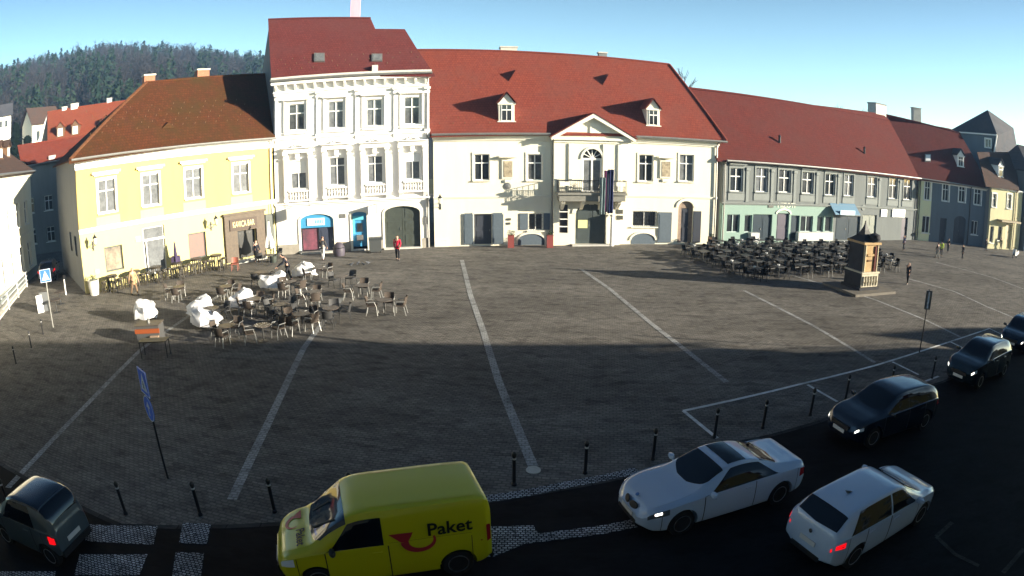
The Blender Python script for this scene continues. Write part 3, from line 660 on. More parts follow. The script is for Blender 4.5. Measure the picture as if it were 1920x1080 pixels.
door(tb, (port[0], port[1], .12, port[3]), v=VC+.2, m=mat('portal_grey_green', (.06, .075, .075), .45, var=.2), leaves=2, panels=1, name='portal_door')
bx = T.box(1084.5, 413, 1102, 428, VC); q = MB(); q.box(bx[0], bx[1], VC+.12, VC+.17, bx[2], bx[3]); q.build('notice', mat('notice_yellow', (.75, .75, .35), .5), tb)
q = MB(); q.box(port[0]-.3, port[1]+.2, VC-.5, VC, 0, .12); q.build('doorstep', concrete, tb)
MB().box(niche[0], niche[1], VC+.2, VC+.25, niche[2], niche[3]).build('notice_board', darkmetal, tb)
for k in range(3): zz = niche[2]+(niche[3]-niche[2])*(k+.8)/3.8; MB().box(niche[0]+.02, niche[1]-.02, VC+.0, VC+.199, zz, zz+.07).build('notice_board_shelf', frame, tb)
# balcony
bu0, bu1 = T.uz(1046, 368, -1.5)[0], T.uz(1176, 368, -1.5)[0]; bz1, bz0 = T.uz(1110, 362, -1.6)[1], T.uz(1110, 378, -1.6)[1]
q = MB(); q.box(bu0, bu1, -1.6, VC, bz1-.16, bz1); q.box(bu0+.12, bu1-.12, -1.45, VC, bz0, bz1-.161); balc = q.build('balcony', mat('balcony_grey_stone', (.24, .235, .21), .85, var=.2), tb)
q = MB(); 
for k in range(38):
    u = bu0+.08+(bu1-bu0-.16)*k/37; q.tube((u, -1.52, bz1), (u, -1.52, bz1+.92), .014, n=4)
for s in (bu0+.08, bu1-.08):
    for k in range(7): q.tube((s, -1.5+k*.17, bz1), (s, -1.5+k*.17, bz1+.92), .014, n=4)
    q.tube((s, -1.52, bz1+.93), (s, VC, bz1+.93), .028, n=5)
q.tube((bu0+.08, -1.52, bz1+.93), (bu1-.08, -1.52, bz1+.93), .03, n=6); q.tube((bu0+.08, -1.52, bz1+.1), (bu1-.08, -1.52, bz1+.1), .02, n=5)
for u in (bu0+1.2, (bu0+bu1)/2+.6, bu1-1.3):
    for k in range(10): a = k*math.pi/5; q.tube((u, -1.54, bz1+.5), (u+.3*math.cos(a), -1.54, bz1+.5+.28*math.sin(a)), .016, n=4)
q.build('balcony_railing', darkmetal, balc)
for u in (bu0+.5, bu0+2.0, bu1-1.9, bu1-.5):
    q = MB(); q.slab([(u-.12, VC, bz0-.001), (u-.12, -1.35, bz0-.001), (u-.12, -1.2, bz0-.2), (u-.12, VC, bz0-.75)], (.24, 0, 0)); q.build('balcony_bracket', creamtrim, balc)
for u in (bu0+.45, bu1-.6):
    q = MB(); q.box(u-.35, u+.35, -1.8, -1.57, bz1+.55, bz1+.85); q.build('flower_box', creamtrim, balc)
# cornice and pediment
cornice(tb, 0, uc0-.1, ZT-.05, creamtrim, ((.1, -.5), (.22, -.36), (.4, -.16))); cornice(tb, uc1+.1, T.L, ZT-.05, creamtrim, ((.1, -.5), (.22, -.36), (.4, -.16)))
pl, zl = T.uz(1034, 258, -.8); ap, za = T.uz(1113.4, 212.7, -.8); pr_, _ = T.uz(1192, 261, -.8)
cornice(tb, pl+.3, pr_-.3, zl+.05, creamtrim, ((.1, -.4), (.28, -.2)), v=VC)
q = MB(); q.slab([(pl+.25, VC-.02, zl+.05), (pr_-.25, VC-.02, zl+.05), (ap, VC-.02, za-.2)], (0, 3.5, 0)); ped = q.build('pediment', cream, tb)
q = MB()
for e in (pl, pr_):
    d = Vector((e-ap, 0, zl-za)); q.slab([(ap, VC-.5, za), (e, VC-.5, zl+.05), (e, VC-.5, zl-.2), (ap, VC-.5, za-.34)], (0, .48, 0)) if e == pl else q.slab([(ap+.002, VC-.5, za), (e, VC-.5, zl+.05), (e, VC-.5, zl-.2), (ap+.002, VC-.5, za-.34)], (0, .48, 0))
q.build('raking_cornice', creamtrim, ped)
q = MB()
for e in (pl, pr_): q.slab([(ap, VC-.55, za+.07), (e*1.0+(.12 if e > ap else -.12), VC-.55, zl+.1), (e, 5.6, zl+.1), (ap, 5.6, za+.07)], (0, 0, -.06))
q.build('pediment_roof', roofA, ped)
bx = T.box(1106, 231, 1126, 252, VC); q = MB(); q.box(bx[0], bx[1], VC-.1, VC-.021, bx[2]+.1, bx[3]); q.build('stucco_panel', creamtrim, ped)
# reliefs and oval between upper windows
for bx, in ((T.box(944, 302, 960.5, 332),), (T.box(1240, 303, 1256, 331),)):
    o = MB().box(bx[0]-.12, bx[1]+.12, -.1, 0, bx[2]-.12, bx[3]+.12).build('relief_frame', creamtrim, tb); MB().box(bx[0], bx[1], -.12, -.101, bx[2], bx[3]).build('relief', mat('relief_stone', (.45, .38, .27), .8, var=.6, vscale=4), o)
    MB().box(bx[0]-.35, bx[1]+.35, -.42, 0, bx[3]+.28, bx[3]+.4).build('relief_hood', creamtrim, tb)
    q = MB(); q.box(bx[0]+.1, bx[1]-.1, -.12, 0, bx[2]-.42, bx[2]-.2); q.build('relief_bracket', creamtrim, tb)
u, z = T.uz(952, 349); q = MB(); q.lathe([(.0, 0), (.22, .01), (.26, .06), (0, .1)], 16, M=Matrix.Translation((u, -.0, z)) @ Matrix.Rotation(math.pi/2, 4, 'X')); q.build('oval_medallion', metal, tb)
cornice(tb, 0, uc0-.1, T.uz(930, 367)[1], creamtrim, ((.06, -.16), (.1, -.08)), name='string_course'); cornice(tb, uc1+.1, T.L, T.uz(1250, 367)[1], creamtrim, ((.06, -.16), (.1, -.08)), name='string_course')
# ground floor left door with open leaves, windows with grilles
door(tb, (dl[0], dl[1], .12, dl[3]), v=.2, m=mat('dark_slate_door', (.045, .05, .065), .4), leaves=1, panels=2)
for a, b_ in ((869, 887), (923, 944)):
    bx = T.box(a, 402, b_, 458, -.08); q = MB(); q.box(bx[0], bx[1], -.09, -.03, .15, bx[3]); 
    for k in range(2): q.box(bx[0]+.08, bx[1]-.08, -.11, -.091, .3+k*1.25, 1.35+k*1.2)
    q.build('open_door_leaf', bluewood, tb)
q = MB(); q.box(dl[0]-.12, dl[0], -.06, 0, .1, dl[3]+.1); q.box(dl[1], dl[1]+.12, -.06, 0, .1, dl[3]+.1); q.box(dl[0], dl[1], -.06, 0, dl[3], dl[3]+.1); q.build('door_surround', creamtrim, tb)
def grille(bx, v, par):
    q = MB(); n = int((bx[1]-bx[0])/.16)
    for k in range(1, n): q.tube((bx[0]+(bx[1]-bx[0])*k/n, v, bx[2]), (bx[0]+(bx[1]-bx[0])*k/n, v, bx[3]), .014, n=4)
    for k in range(1, 4): z = bx[2]+(bx[3]-bx[2])*k/4; q.tube((bx[0], v, z), (bx[1], v, z), .014, n=4)
    return q.build('window_grille', darkmetal, par)
for b_ in (wl, wr): o = window(tb, b_, v=.15, tr=0, gm=glass, sill=True, sillm=creamtrim); grille(b_, .02, o)
for a, b_ in ((975, 990), (1019, 1031)):
    bx = T.box(a, 400, b_, 431, -.06); q = MB(); q.box(bx[0], bx[1], -.07, -.02, bx[2], bx[3]); q.build('shutter', bluewood, tb)
bx = T.box(1234, 398, 1259, 456, -.08); q = MB(); q.box(bx[0], bx[1], -.09, -.03, .15, bx[3]); q.box(bx[0]+.1, bx[1]-.1, -.11, -.091, .4, bx[3]-.2); q.build('open_door_leaf', bluewood, tb)
bx = T.box(1300, 396, 1314, 455, -.08); q = MB(); q.box(bx[0], bx[1], -.09, -.03, .15, bx[3]); q.build('open_door_leaf', mat('dark_slate_door', (.05, .05, .06), .4), tb)
door(tb, (drr[0]+.35, drr[1]-.35, .12, drr[3]-.6), v=.2, m=mat('dark_slate_door', (.05, .05, .06), .4), leaves=1, panels=2)
q = MB(); q.box(drr[0], drr[0]+.34, .15, .22, .12, drr[3]); q.box(drr[1]-.34, drr[1], .15, .22, .12, drr[3]); q.box(drr[0]+.35, drr[1]-.35, .15, .22, drr[3]-.6, drr[3]); q.build('door_frame', mat('brown_stone', (.3, .22, .17), .7, var=.3), tb)
archtrim(tb, (drr[0]+drr[1])/2, (drr[1]-drr[0])/2, drr[3]-drr[4], drr[4], 0, creamtrim, .22)
# cellar openings
for c0, c1 in ((971, 1021), (1183, 1228)):
    bx = T.box(c0, 434, c1, 460); q = MB(); n = 10; w = (bx[1]-bx[0])/2; c = (bx[0]+bx[1])/2
    q.slab([(bx[0], -.015, .02), (bx[1], -.015, .02)]+[(c+w*math.cos(math.pi*k/n), -.015, .35+.55*math.sin(math.pi*k/n)) for k in range(n+1)], (0, .014, 0)); q.build('cellar_shutter', bluewood, tb)
    archtrim(tb, c, w, .35, .55, 0, creamtrim, .14, name='cellar_arch')
for bx in (T.box(1156, 393, 1168, 401, VC), T.box(1156, 404, 1168, 412, VC), T.box(951, 409, 958, 413), T.box(951, 417, 957, 421)): MB().box(bx[0], bx[1], -.06 if bx[0] > uc1 or bx[1] < uc0 else VC-.04, 0 if bx[0] > uc1 or bx[1] < uc0 else VC, bx[2], bx[3]).build('name_plate', mat('plate_dark', (.08, .08, .07), .4), tb)
b = MB(); b.box(0, 1.0, -.06, 0, 0, .6); b.build('plinth', creamtrim, tb)
drainpipe(tb, uc0-.08, ZT-.5, v=-.14); drainpipe(tb, T.L-.15, ZT-.4, m=metal)
hroof(T, tb, roofA, [(808, 254), (1355, 261), (1287, 164.5), (1255, 121), (1024.5, 101.5), (780, 94)], ZT, ST)
pt = T.slope(1255, 121, ZT, ST); q = MB(); q.slab([(T.L+.6, -.5, ZT), (pt.x, pt.y, pt.z), (T.L+.6, pt.y*2, ZT)], (0, 0, -.15)); q.build('hip_roof', roofA, tb)
q = MB(); q.tube((T.L+.58, -.5, ZT+.05), pt, .12, n=6); q.build('hip_tiles', roofA, tb)
gutter(tb, -.1, uc0-.3, ZT-.05, v=-.62); gutter(tb, pr_+.1, T.L+.6, ZT-.05, v=-.62)
dormer(T, tb, 950, 227, 1.2, 2.3, ZT, ST, creamtrim, roofA); dormer(T, tb, 1225, 235, 1.1, 2.2, ZT, ST, creamtrim, roofA)
for x, y in ((974, 153), (1149, 161)):
    p = T.slope(x, y, ZT, ST); q = MB(); q.slab([(p.x-.9, p.y, p.z), (p.x+.8, p.y, p.z), (p.x-.3, p.y+.2, p.z+1.0)], (0, 1.8, .25)); q.build('triangular_roof_vent', roofA, tb)
chimney(T, tb, 938, 88, 969, 102, 7.6, m=concrete); chimney(T, tb, 1122, 98, 1137, 112, 7.6, m=wallgrey)
lantern(T, 'dark wall lantern at the left end of the cream town hall', 825, 376, .7)
snowguards(T, tb, ZT, ST, (.3, .75), .5, uc0-1, concrete)

# ================================================================ grey row building with shops
G = Fac((1350, 457), (1713, 450)); ZG = 7.05; SG = .99
gb_ = empty('grey_row_house', G.A, G.rz, 'long grey house with nine white windows, long red roof and pale mint shop front', 'building')
gw = [G.box(*b) for b in ((1369, 315, 1393, 359), (1417, 315, 1440, 360), (1460, 318.5, 1483, 361), (1504, 322.7, 1525.4, 363), (1547, 326, 1566, 366), (1582.7, 327.5, 1600.4, 367.5), (1626.5, 331.7, 1644, 370), (1666.7, 334, 1682.7, 372.7), (1694, 336, 1709.8, 374.8))]
zs = G.uz(1500, 384)[1]
gd = [G.box(1363, 402, 1387, 436), G.box(1396, 403, 1410, 436), G.box(1411, 402, 1447, 453), G.box(1455.6, 400, 1478.5, 462), G.box(1482, 404, 1498, 462), G.box(1501, 405, 1524, 435), G.box(1532, 406, 1544, 435), G.box(1547, 406, 1561, 435), G.box(1566, 405, 1612, 455), G.box(1616, 403, 1643, 441), G.box(1690, 408, 1701, 450)]
for i in (2, 3, 4, 8, 9, 10): gd[i] = (gd[i][0], gd[i][1], .1, gd[i][3])
um = G.uz(1563, 400)[0]
wall(G, gb_, greyr, 0, G.L, zs, ZG, gw, name='upper_wall')
wall(G, gb_, mint, 0, um, 0, zs-.002, gd[:8], name='shop_front_wall'); wall(G, gb_, greyr, um+.002, G.L, 0, zs-.002, gd[8:], name='ground_floor_wall')
body(G, gb_, wallgrey, 0, G.L, ZG, 14)
for i, b in enumerate(gw):
    window(gb_, b, v=.13, tr=.36, gm=(glass, glassm, glassl)[(i*5+i//3) % 3], m=mat('window_white_weathered', (.75, .75, .73), .6), surround=greytrim, sillm=greytrim, hood=.3)
    q = MB(); q.box(b[0]-.2, b[1]+.2, -.06, 0, b[2]-.75, b[2]-.15); q.build('window_apron', greytrim, gb_)
for i in (0, 1, 5, 6, 7): window(gb_, gd[i], v=.15, tr=0, cols=2 if i in (0, 5) else 1, gm=glass, sill=False, name='shop_window', m=mat('mint_frame', (.4, .5, .48), .5))
for i in (2, 4, 8): door(gb_, gd[i], v=.2, m=mat('shop_door_dark', (.04, .055, .07), .25), leaves=2 if i != 4 else 1, panels=1)
door(gb_, gd[3], v=.2, m=mat('purple_door', (.06, .05, .08), .4), leaves=1, panels=2); door(gb_, gd[9], v=.15, m=mat('grey_green_gate', (.16, .18, .15), .6), leaves=2, panels=2, name='gate'); door(gb_, gd[10], v=.2, m=mat('purple_door', (.06, .05, .08), .4), leaves=1, panels=2)
c = (gd[3][0]+gd[3][1])/2; archtrim(gb_, c, (gd[3][1]-gd[3][0])/2+.05, gd[3][3]-.05, .35, -.0, creamtrim, .15)
q = MB(); vs, fs = textmesh('HIZOTI', .62); q.add([(c+.3+v[0]*1.1, -.08, gd[3][3]+.72+v[1]) for v in vs], fs); q.build('shop_lettering', mat('letter_cream', (.75, .72, .6), .4), gb_)
q = MB(); q.box(c-1.9, c-1.3, -.06, 0, gd[3][3]+.5, gd[3][3]+.95); q.build('shop_emblem', mat('plate_dark', (.08, .08, .07), .4), gb_)
q = MB(); q.box(0, um, -.04, 0, .0, .7); 
aw = G.box(1566, 388, 1613, 403, -.9); q = MB(); q.slab([(aw[0], 0, aw[3]+.15), (aw[1], 0, aw[3]+.15), (aw[1], -.95, aw[2]), (aw[0], -.95, aw[2])], (0, 0, .08)); o = q.build('awning', mat('awning_blue', (.1, .2, .3), .7), gb_)
q = MB(); q.box(aw[0]+.7, aw[1]-.9, -1.0, -.96, aw[2], aw[2]+.45); q.build('awning_sign', mat('sign_lightblue', (.35, .5, .65), .5), o)
for bx in ((1651, 392.5, 1662, 406), (1672, 392, 1696, 407)): bx = G.box(*bx); MB().box(bx[0], bx[1], -.12, 0, bx[2], bx[3]).build('white_shop_sign', whitepaint, gb_)
q = MB(); u, z = G.uz(1622, 390, -.3); q.lathe([(.0, 0), (.3, .01), (.3, .06), (0, .07)], 14, M=Matrix.Translation((u, -.0, z)) @ Matrix.Rotation(math.pi/2, 4, 'X')); q.build('oval_sign', greytrim, gb_)
cornice(gb_, 0, G.L, zs+.1, greytrim, ((.1, -.2), (.2, -.1)), name='string_course'); cornice(gb_, 0, G.L, ZG, greytrim, ((.1, -.3), (.3, -.16)))
cu = [(b[0]+b[1])/2 for b in gw]
for i in range(len(gw)-1):
    if i in (5,): continue
    u = gw[i][1]+.48
    q = MB(); q.box(u-.16, u+.16, -.08, 0, zs+.15, ZG-.75); q.box(u-.22, u+.22, -.18, 0, ZG-.749, ZG-.5); q.build('pilaster', greytrim, gb_)
hroof(G, gb_, roofD, [(1345, 299), (1724, 335), (1668, 226.7), (1655, 213), (1630, 210), (1480, 191.7), (1313, 170), (1270, 163)], ZG, SG)
gutter(gb_, 0, G.L, ZG, v=-.62)
for x, y in ((1461.7, 268), (1620.7, 288)):
    p = G.slope(x, y, ZG, SG); q = MB(); q.tube(p, p+Vector((0, 0, .6)), .12, n=8); q.lathe([(.2, .6), (.05, .75)], 8, c=p); q.build('vent_pipe', darkmetal, gb_)
chimney(G, gb_, 1636, 194, 1655, 218, 7.2, m=concrete, capm=wallgrey)
drainpipe(gb_, .15, ZG-.3); drainpipe(gb_, G.L-.1, ZG-.3, m=darkmetal)
# wall of benches below the windows
for a, b_ in ((1402, 1418), (1491, 1556)):
    bx = G.box(a, 438, b_, 448); q = MB(); q.box(bx[0], bx[1], -.5, -.05, .15, .95); o = q.build('planter_bench', mat('bench_grey', (.45, .46, .45), .7), gb_)

# ================================================================ yellow house at the bend, sunlit left strip and shaded wall
E = Fac((1717, 450), (1841, 463)); 
eb = empty('corner_row_house', E.A, E.rz, 'shaded house with sunlit pale yellow left strip and arched gate, right of the grey row', 'building')
ew = [E.box(*b) for b in ((1734, 339, 1744.5, 375), (1767.5, 343.5, 1779, 377), (1798, 344.5, 1810, 379), (1827, 351, 1839.5, 384))]
ed = [E.box(1729, 405, 1743, 437), E.box(1762, 409, 1774, 448), E.box(1788, 405, 1810, 458), E.box(1821, 414, 1833, 440)]
ed[1] = (*ed[1][:2], .1, ed[1][3]); ed[2] = (*ed[2][:2], .1, ed[2][3], .6)
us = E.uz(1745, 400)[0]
f = lambda L_, a, b_: [x for x in L_ if a <= (x[0]+x[1])/2 < b_]
wall(E, eb, mat('sunlit_cream_render', (.85, .84, .55), .85), 0, us, 0, ZG, f(ew+ed, 0, us), name='sunlit_wall'); wall(E, eb, bluegrey, us+.002, E.L, 0, ZG, f(ew+ed, us, 99))  # sunlight on the left strip and cast shadow beyond put into wall colours
body(E, eb, wallgrey, 0, E.L, ZG, 13)
for b in ew: window(eb, b, v=.12, tr=.36, gm=glass, surround=whitetrim)
window(eb, ed[0], v=.12, tr=0, gm=glass, name='shop_window'); door(eb, ed[1], m=mat('dark_slate_door', (.05, .05, .06), .4), leaves=1); door(eb, ed[2], m=mat('dark_slate_door', (.05, .05, .06), .4), leaves=2, name='gate'); window(eb, ed[3], v=.12, tr=0, gm=glass)
cornice(eb, 0, E.L, ZG, whitetrim, ((.1, -.3), (.3, -.16))); gutter(eb, 0, E.L, ZG, v=-.6)
hroof(E, eb, roofD, [(1714, 334), (1848, 352), (1838, 318), (1800, 250), (1780, 240.7), (1760, 237), (1668, 226.7), (1660, 215)], ZG, SG)
skylight(E, eb, (1734, 290, 1745, 304), ZG, SG, m=whitepaint)
dormer(E, eb, 1801, 312, 1.1, 2.1, ZG, SG, whitetrim, roofG); chimney(E, eb, 1711, 202, 1725, 230, 7.4, m=concrete)
drainpipe(eb, E.uz(1817, 400)[0], ZG-.3, m=darkmetal); drainpipe(eb, .1, ZG-.3, m=darkmetal)

# ================================================================ sunlit small house further right
D2 = Fac((1851, 466), (1909, 469))
db = empty('small_yellow_house', D2.A, D2.rz, 'sunlit pale yellow house with brown roof and shop awning near the right edge', 'building')
ZD = D2.uz(1880, 352)[1]
dw = [D2.box(1860.5, 363, 1868, 388), D2.box(1888.5, 364, 1896, 391)]; dd = [D2.box(1856, 424, 1863, 455), D2.box(1871, 424, 1879, 452), D2.box(1884, 421, 1896, 462)]; dd[2] = (*dd[2][:2], .1, dd[2][3])
wall(D2, db, mat('faded_cream_render', (.55, .52, .33), .85, var=.1, vscale=.7), 0, D2.L, 0, ZD, dw+dd); body(D2, db, wallgrey, 0, D2.L, ZD, 9)
for b in dw: window(db, b, v=.12, tr=.36, surround=whitetrim)
for b in dd[:2]: window(db, b, v=.12, tr=0, cols=1, name='shop_window')
door(db, dd[2], m=mat('yellow_door', (.5, .42, .25), .5), leaves=1)
bx = D2.box(1878, 412, 1914, 418, -.9); q = MB(); q.box(bx[0], bx[1], -1.0, 0, bx[2], bx[2]+.22); q.build('canopy', mat('canopy_brown', (.25, .2, .12), .7), db)
cornice(db, 0, D2.L, ZD, whitetrim, ((.1, -.25), (.25, -.12))); hroof(D2, db, roofB, [(1848, 347), (1911, 356), (1905, 312), (1895, 285), (1832, 285)], ZD, .9)
dormer(D2, db, 1876, 331, 1.2, 2.2, ZD, .9, whitetrim, roofG); drainpipe(db, D2.uz(1902, 400)[0], ZD-.3, m=brownwood)

# far right pale house
FR = Fac(D2.B+D2.u*.6+D2.bk*-.6, D2.B+D2.u*14+D2.bk*-3.5)
fb = empty('pale_corner_house', FR.A, FR.rz, 'pale tall house with violet-grey windows cut off by the right edge', 'building')
fw_ = [(.9+i*2.2, 2.0+i*2.2, z, z+1.8) for i in range(5) for z in (4.6, 7.6)]; fg = [(.8+i*3.2, 3.0+i*3.2, .3, 3.2) for i in range(4)]
wall(FR, fb, bluegrey, 0, FR.L, 0, 3.7, fg, name='ground_floor_wall'); wall(FR, fb, whitetrim, 0, FR.L, 3.702, 10.3, fw_, name='upper_wall'); body(FR, fb, wallgrey, 0, FR.L, 10.3, 9)
for b in fw_: window(fb, b, tr=.35, surround=whitetrim)
for b in fg: window(fb, b, tr=0, name='shop_window', m=darkmetal, sill=False)
cornice(fb, 0, FR.L, 10.3, whitetrim); q = MB(); q.slab([(-.3, -.5, 10.3), (FR.L+.3, -.5, 10.3), (FR.L+.3, 4, 13.6), (1, 4, 13.6)], (0, 0, -.2)); q.slab([(1, 4.002, 13.6), (FR.L+.3, 4.002, 13.6), (FR.L+.3, 9, 10.3), (-.3, 9, 10.3)], (0, 0, -.2)); q.slab([(-.3, -.5, 10.3), (1, 4, 13.6), (-.3, 9, 10.3)], (0, 0, -.2)); q.build('roof', roofG, fb)

# ================================================================ large blue-grey gabled house behind
P0 = Vector((58.5, 64.5, 0)); gu = Vector((.5, -.866, 0))
gA = P0-gu*6.5; gB = P0+gu*6.5
BG = Fac(gA, gB)
bb = empty('blue_grey_gabled_house', BG.A, BG.rz, 'big blue-grey house with half-hipped slate roof rising behind the corner houses', 'building')
pz = lambda x, y, v=0: (lambda r: Vector((r[0], v, r[1])))(BG.uz(x, y, v))
p1, p2, p3 = pz(1806.7, 246), pz(1866.7, 250), pz(1913, 306.7); apx = pz(1851.7, 206, 3.5)
q = MB(); b0 = pz(1790, 290); 
q.slab([(0, 0, 0), (BG.L, 0, 0), (BG.L, 0, p3.z), (p2.x, 0, p2.z), (p1.x, 0, p1.z), (0, 0, p3.z-.4)], (0, .3, 0)); q.build('wall', bluegrey, bb)
body(BG, bb, bluegrey, 0, BG.L, p3.z-.5, 26)
q = MB(); q.slab([p1-Vector((.6, .4, .1)), p2+Vector((.3, -.4, -.1)), apx], (0, 0, -.2)); q.slab([p2+Vector((.3, -.4, -.1)), (BG.L+.6, -.4, p3.z-.5), (BG.L+.6, 26, p3.z-.5), (apx.x, 26, apx.z), apx], (0, 0, -.2))
q.slab([p1-Vector((.6, .4, .1)), apx, (apx.x, 26, apx.z), (-.6, 26, p3.z-.9), (-.6, -.4, p3.z-.9)], (0, 0, -.2)); q.build('roof', roofG, bb)
q = MB(); q.tube(p1-Vector((.6, .4, .25)), p2+Vector((.3, -.4, -.25)), .12, n=4); q.tube(p2+Vector((.3, -.4, -.25)), (BG.L+.6, -.4, p3.z-.65), .12, n=4); q.build('verge_boards', whitetrim, bb)
w_ = BG.box(1848, 261, 1858.5, 277); window(bb, (w_[0], w_[1], w_[2], w_[3]), v=-.1, tr=0, surround=whitetrim)

# ================================================================ left side of the square
LF = Fac(g(0, 577)-Vector((-.52, .854, 0))*14, g(0, 577)+Vector((-.52, .854, 0))*13.5)
lb = empty('cream_corner_house', LF.A, LF.rz, 'cream house with brown tiled roof and two tiny dormers at the left edge', 'building')
ZL = LF.uz(5, 328)[1]; LL = LF.L
lw = [(1.2+i*2.9, 2.4+i*2.9, 4.6, 6.5) for i in range(9)]; lg = [(1.2+i*2.9, 2.5+i*2.9, 1.0, 3.0) for i in range(9)]
wall(LF, lb, cream, 0, LL, 0, ZL, lw+lg); body(LF, lb, wallgrey, 0, LL, ZL, 9)
for b in lw+lg: window(lb, b, tr=.35, surround=creamtrim)
cornice(lb, 0, LL, ZL, creamtrim); cornice(lb, 0, LL, 3.9, creamtrim, ((.06, -.2), (.12, -.1)), name='string_course'); b = MB(); b.box(0, LL, -.08, 0, 0, .7); b.build('plinth', greytrim, lb)
SLF = .8; vr = 4.6; q = MB(); zr = ZL+(vr+.5)*SLF
q.slab([(-.3, -.5, ZL), (LL+.2, -.5, ZL), (LL-2.5, vr, zr), (1, vr, zr)], (0, 0, -.16)); q.slab([(1, vr+.002, zr), (LL-2.5, vr+.002, zr), (LL+.2, 9.7, ZL), (-.3, 9.7, ZL)], (0, 0, -.16)); q.slab([(LL+.2, -.5, ZL), (LL+.2, 9.7, ZL), (LL-2.5, vr, zr)], (0, 0, -.16)); q.build('roof', roofB, lb)
for x, y in ((2, 297), (16, 294)): dormer(LF, lb, x, y, .8, 1.4, ZL, SLF, brownwood, roofB, gm=whitetrim)
gutter(lb, 0, LL, ZL, v=-.6)
# alley end building and red roofed houses behind
AE = Fac((-55.5, 46.5, 0), (-41, 54, 0))
ab = empty('alley_end_house', AE.A, AE.rz, 'shaded grey house with red roof closing the narrow side street', 'building')
ZA = AE.uz(100, 303)[1]; 
aw_ = [(i*2.6+.8, i*2.6+1.9, z, z+1.6) for i in range(6) for z in (1.2, 4.6)]
wall(AE, ab, wallgrey, 0, AE.L, 0, ZA, aw_); body(AE, ab, wallgrey, 0, AE.L, ZA, 9)
for b in aw_: window(ab, b, tr=.35, surround=greytrim)
hroof(AE, ab, roofA, [(38, 299), (75, 305), (132, 298), (178, 262), (178, 253), (33, 274)], ZA, .6); gutter(ab, 0, AE.L, ZA, v=-.6)
q = MB(); p = AE.slope(97, 299, ZA, .6); q.box(p.x-.4, p.x+.4, p.y, p.y+.5, p.z, p.z+.45); q.build('roof_hatch', concrete, ab)
RR = Fac((-84, 73, 0), (-48, 92, 0))
rb = empty('red_roofed_house', RR.A, RR.rz, 'house behind the side street with bright red roof, three dormers and white chimneys', 'building')
ZR = RR.uz(165, 262)[1]; SR = .75
wall(RR, rb, whitetrim, 0, RR.L, 0, ZR); body(RR, rb, wallgrey, 0, RR.L, ZR, 12)
hroof(RR, rb, roofO, [(89, 270), (250, 252), (250, 187), (89, 210)], ZR, SR)
for x, y in ((113, 256), (141, 252), (199, 243)): dormer(RR, rb, x, y, 1.5, 2.6, ZR, SR, brownwood, roofO, gm=whitetrim)
for b_ in ((134, 194, 146, 208), (201, 184, 209, 198), (117, 200, 125, 209)): chimney(RR, rb, *b_, RR.slope(140, 203, ZR, SR).y+.2, m=whitetrim)
q = MB(); gz = RR.slope(89, 210, ZR, SR); q.slab([(gz.x+.1, 0, ZR-.2), (gz.x+.1, gz.y, gz.z-.2), (gz.x+.1, gz.y*2, ZR-.2)], (.2, 0, 0)); q.build('gable_wall', whitetrim, rb)
# ================================================================ houses on the camera's side of the street (they cast the big shade)
def rowhouse(A, B, D, ze, zr, m, label, nm='street_house'):
    Fh = Fac(A, B); e = empty(nm, Fh.A, Fh.rz, label, 'building'); hs = []
    n = max(1, int(Fh.L/3.2))
    for i in range(n):
        for z in np.arange(1, ze-2, 3.2): u = (i+.5)*Fh.L/n; hs.append((u-.5, u+.5, float(z), float(z)+1.7))
    wall(Fh, e, m, 0, Fh.L, 0, ze, hs); body(Fh, e, m, 0, Fh.L, ze, D)
    for h in hs[:60]: window(e, h, tr=.35)
    q = MB(); q.slab([(-.3, -.5, ze), (Fh.L+.3, -.5, ze), (Fh.L+.3, D/2, zr), (-.3, D/2, zr)], (0, 0, -.2)); q.slab([(-.3, D/2+.002, zr), (Fh.L+.3, D/2+.002, zr), (Fh.L+.3, D+.5, ze), (-.3, D+.5, ze)], (0, 0, -.2))
    for u in (0, Fh.L-.2): q.slab([(u, .3, ze-.2), (u, D/2, zr-.2), (u, D-.3, ze-.2)], (.2, 0, 0))
    q.build('roof', roofA, e); return e
# facades face north (towards the square): left-to-right from the square is east to west
rowhouse((14, -.6, 0), (-30, -.6, 0), 11, 8.6, 13.2, cream, 'tall cream house behind the viewpoint, facing the square')
rowhouse((36.5, 4.5, 0), (14.5, -.4, 0), 10, 8.8, 12.8, yellow, 'yellow house behind the viewpoint at the right')
rowhouse((59, 8.2, 0), (37, 5.0, 0), 9, 11.3, 15.3, white, 'white house along the street, outside the picture to the right')
rowhouse((67, 7.6, 0), (59.5, 7.8, 0), 8, 10.8, 14.6, cream, 'tall cream house along the street, outside the picture to the right')
rowhouse((76, 6.8, 0), (67.5, 7.2, 0), 8, 9.6, 13.2, cream, 'cream house along the street, outside the picture to the right')
rowhouse((83.5, 9, 0), (78, 8.6, 0), 5, 9.6, 13.6, greyr, 'narrow grey house along the street, outside the picture to the right')
rowhouse((120, 10, 0), (88, 7, 0), 9, 6.4, 9.0, paleyellow, 'low pale house along the street, outside the picture to the right')

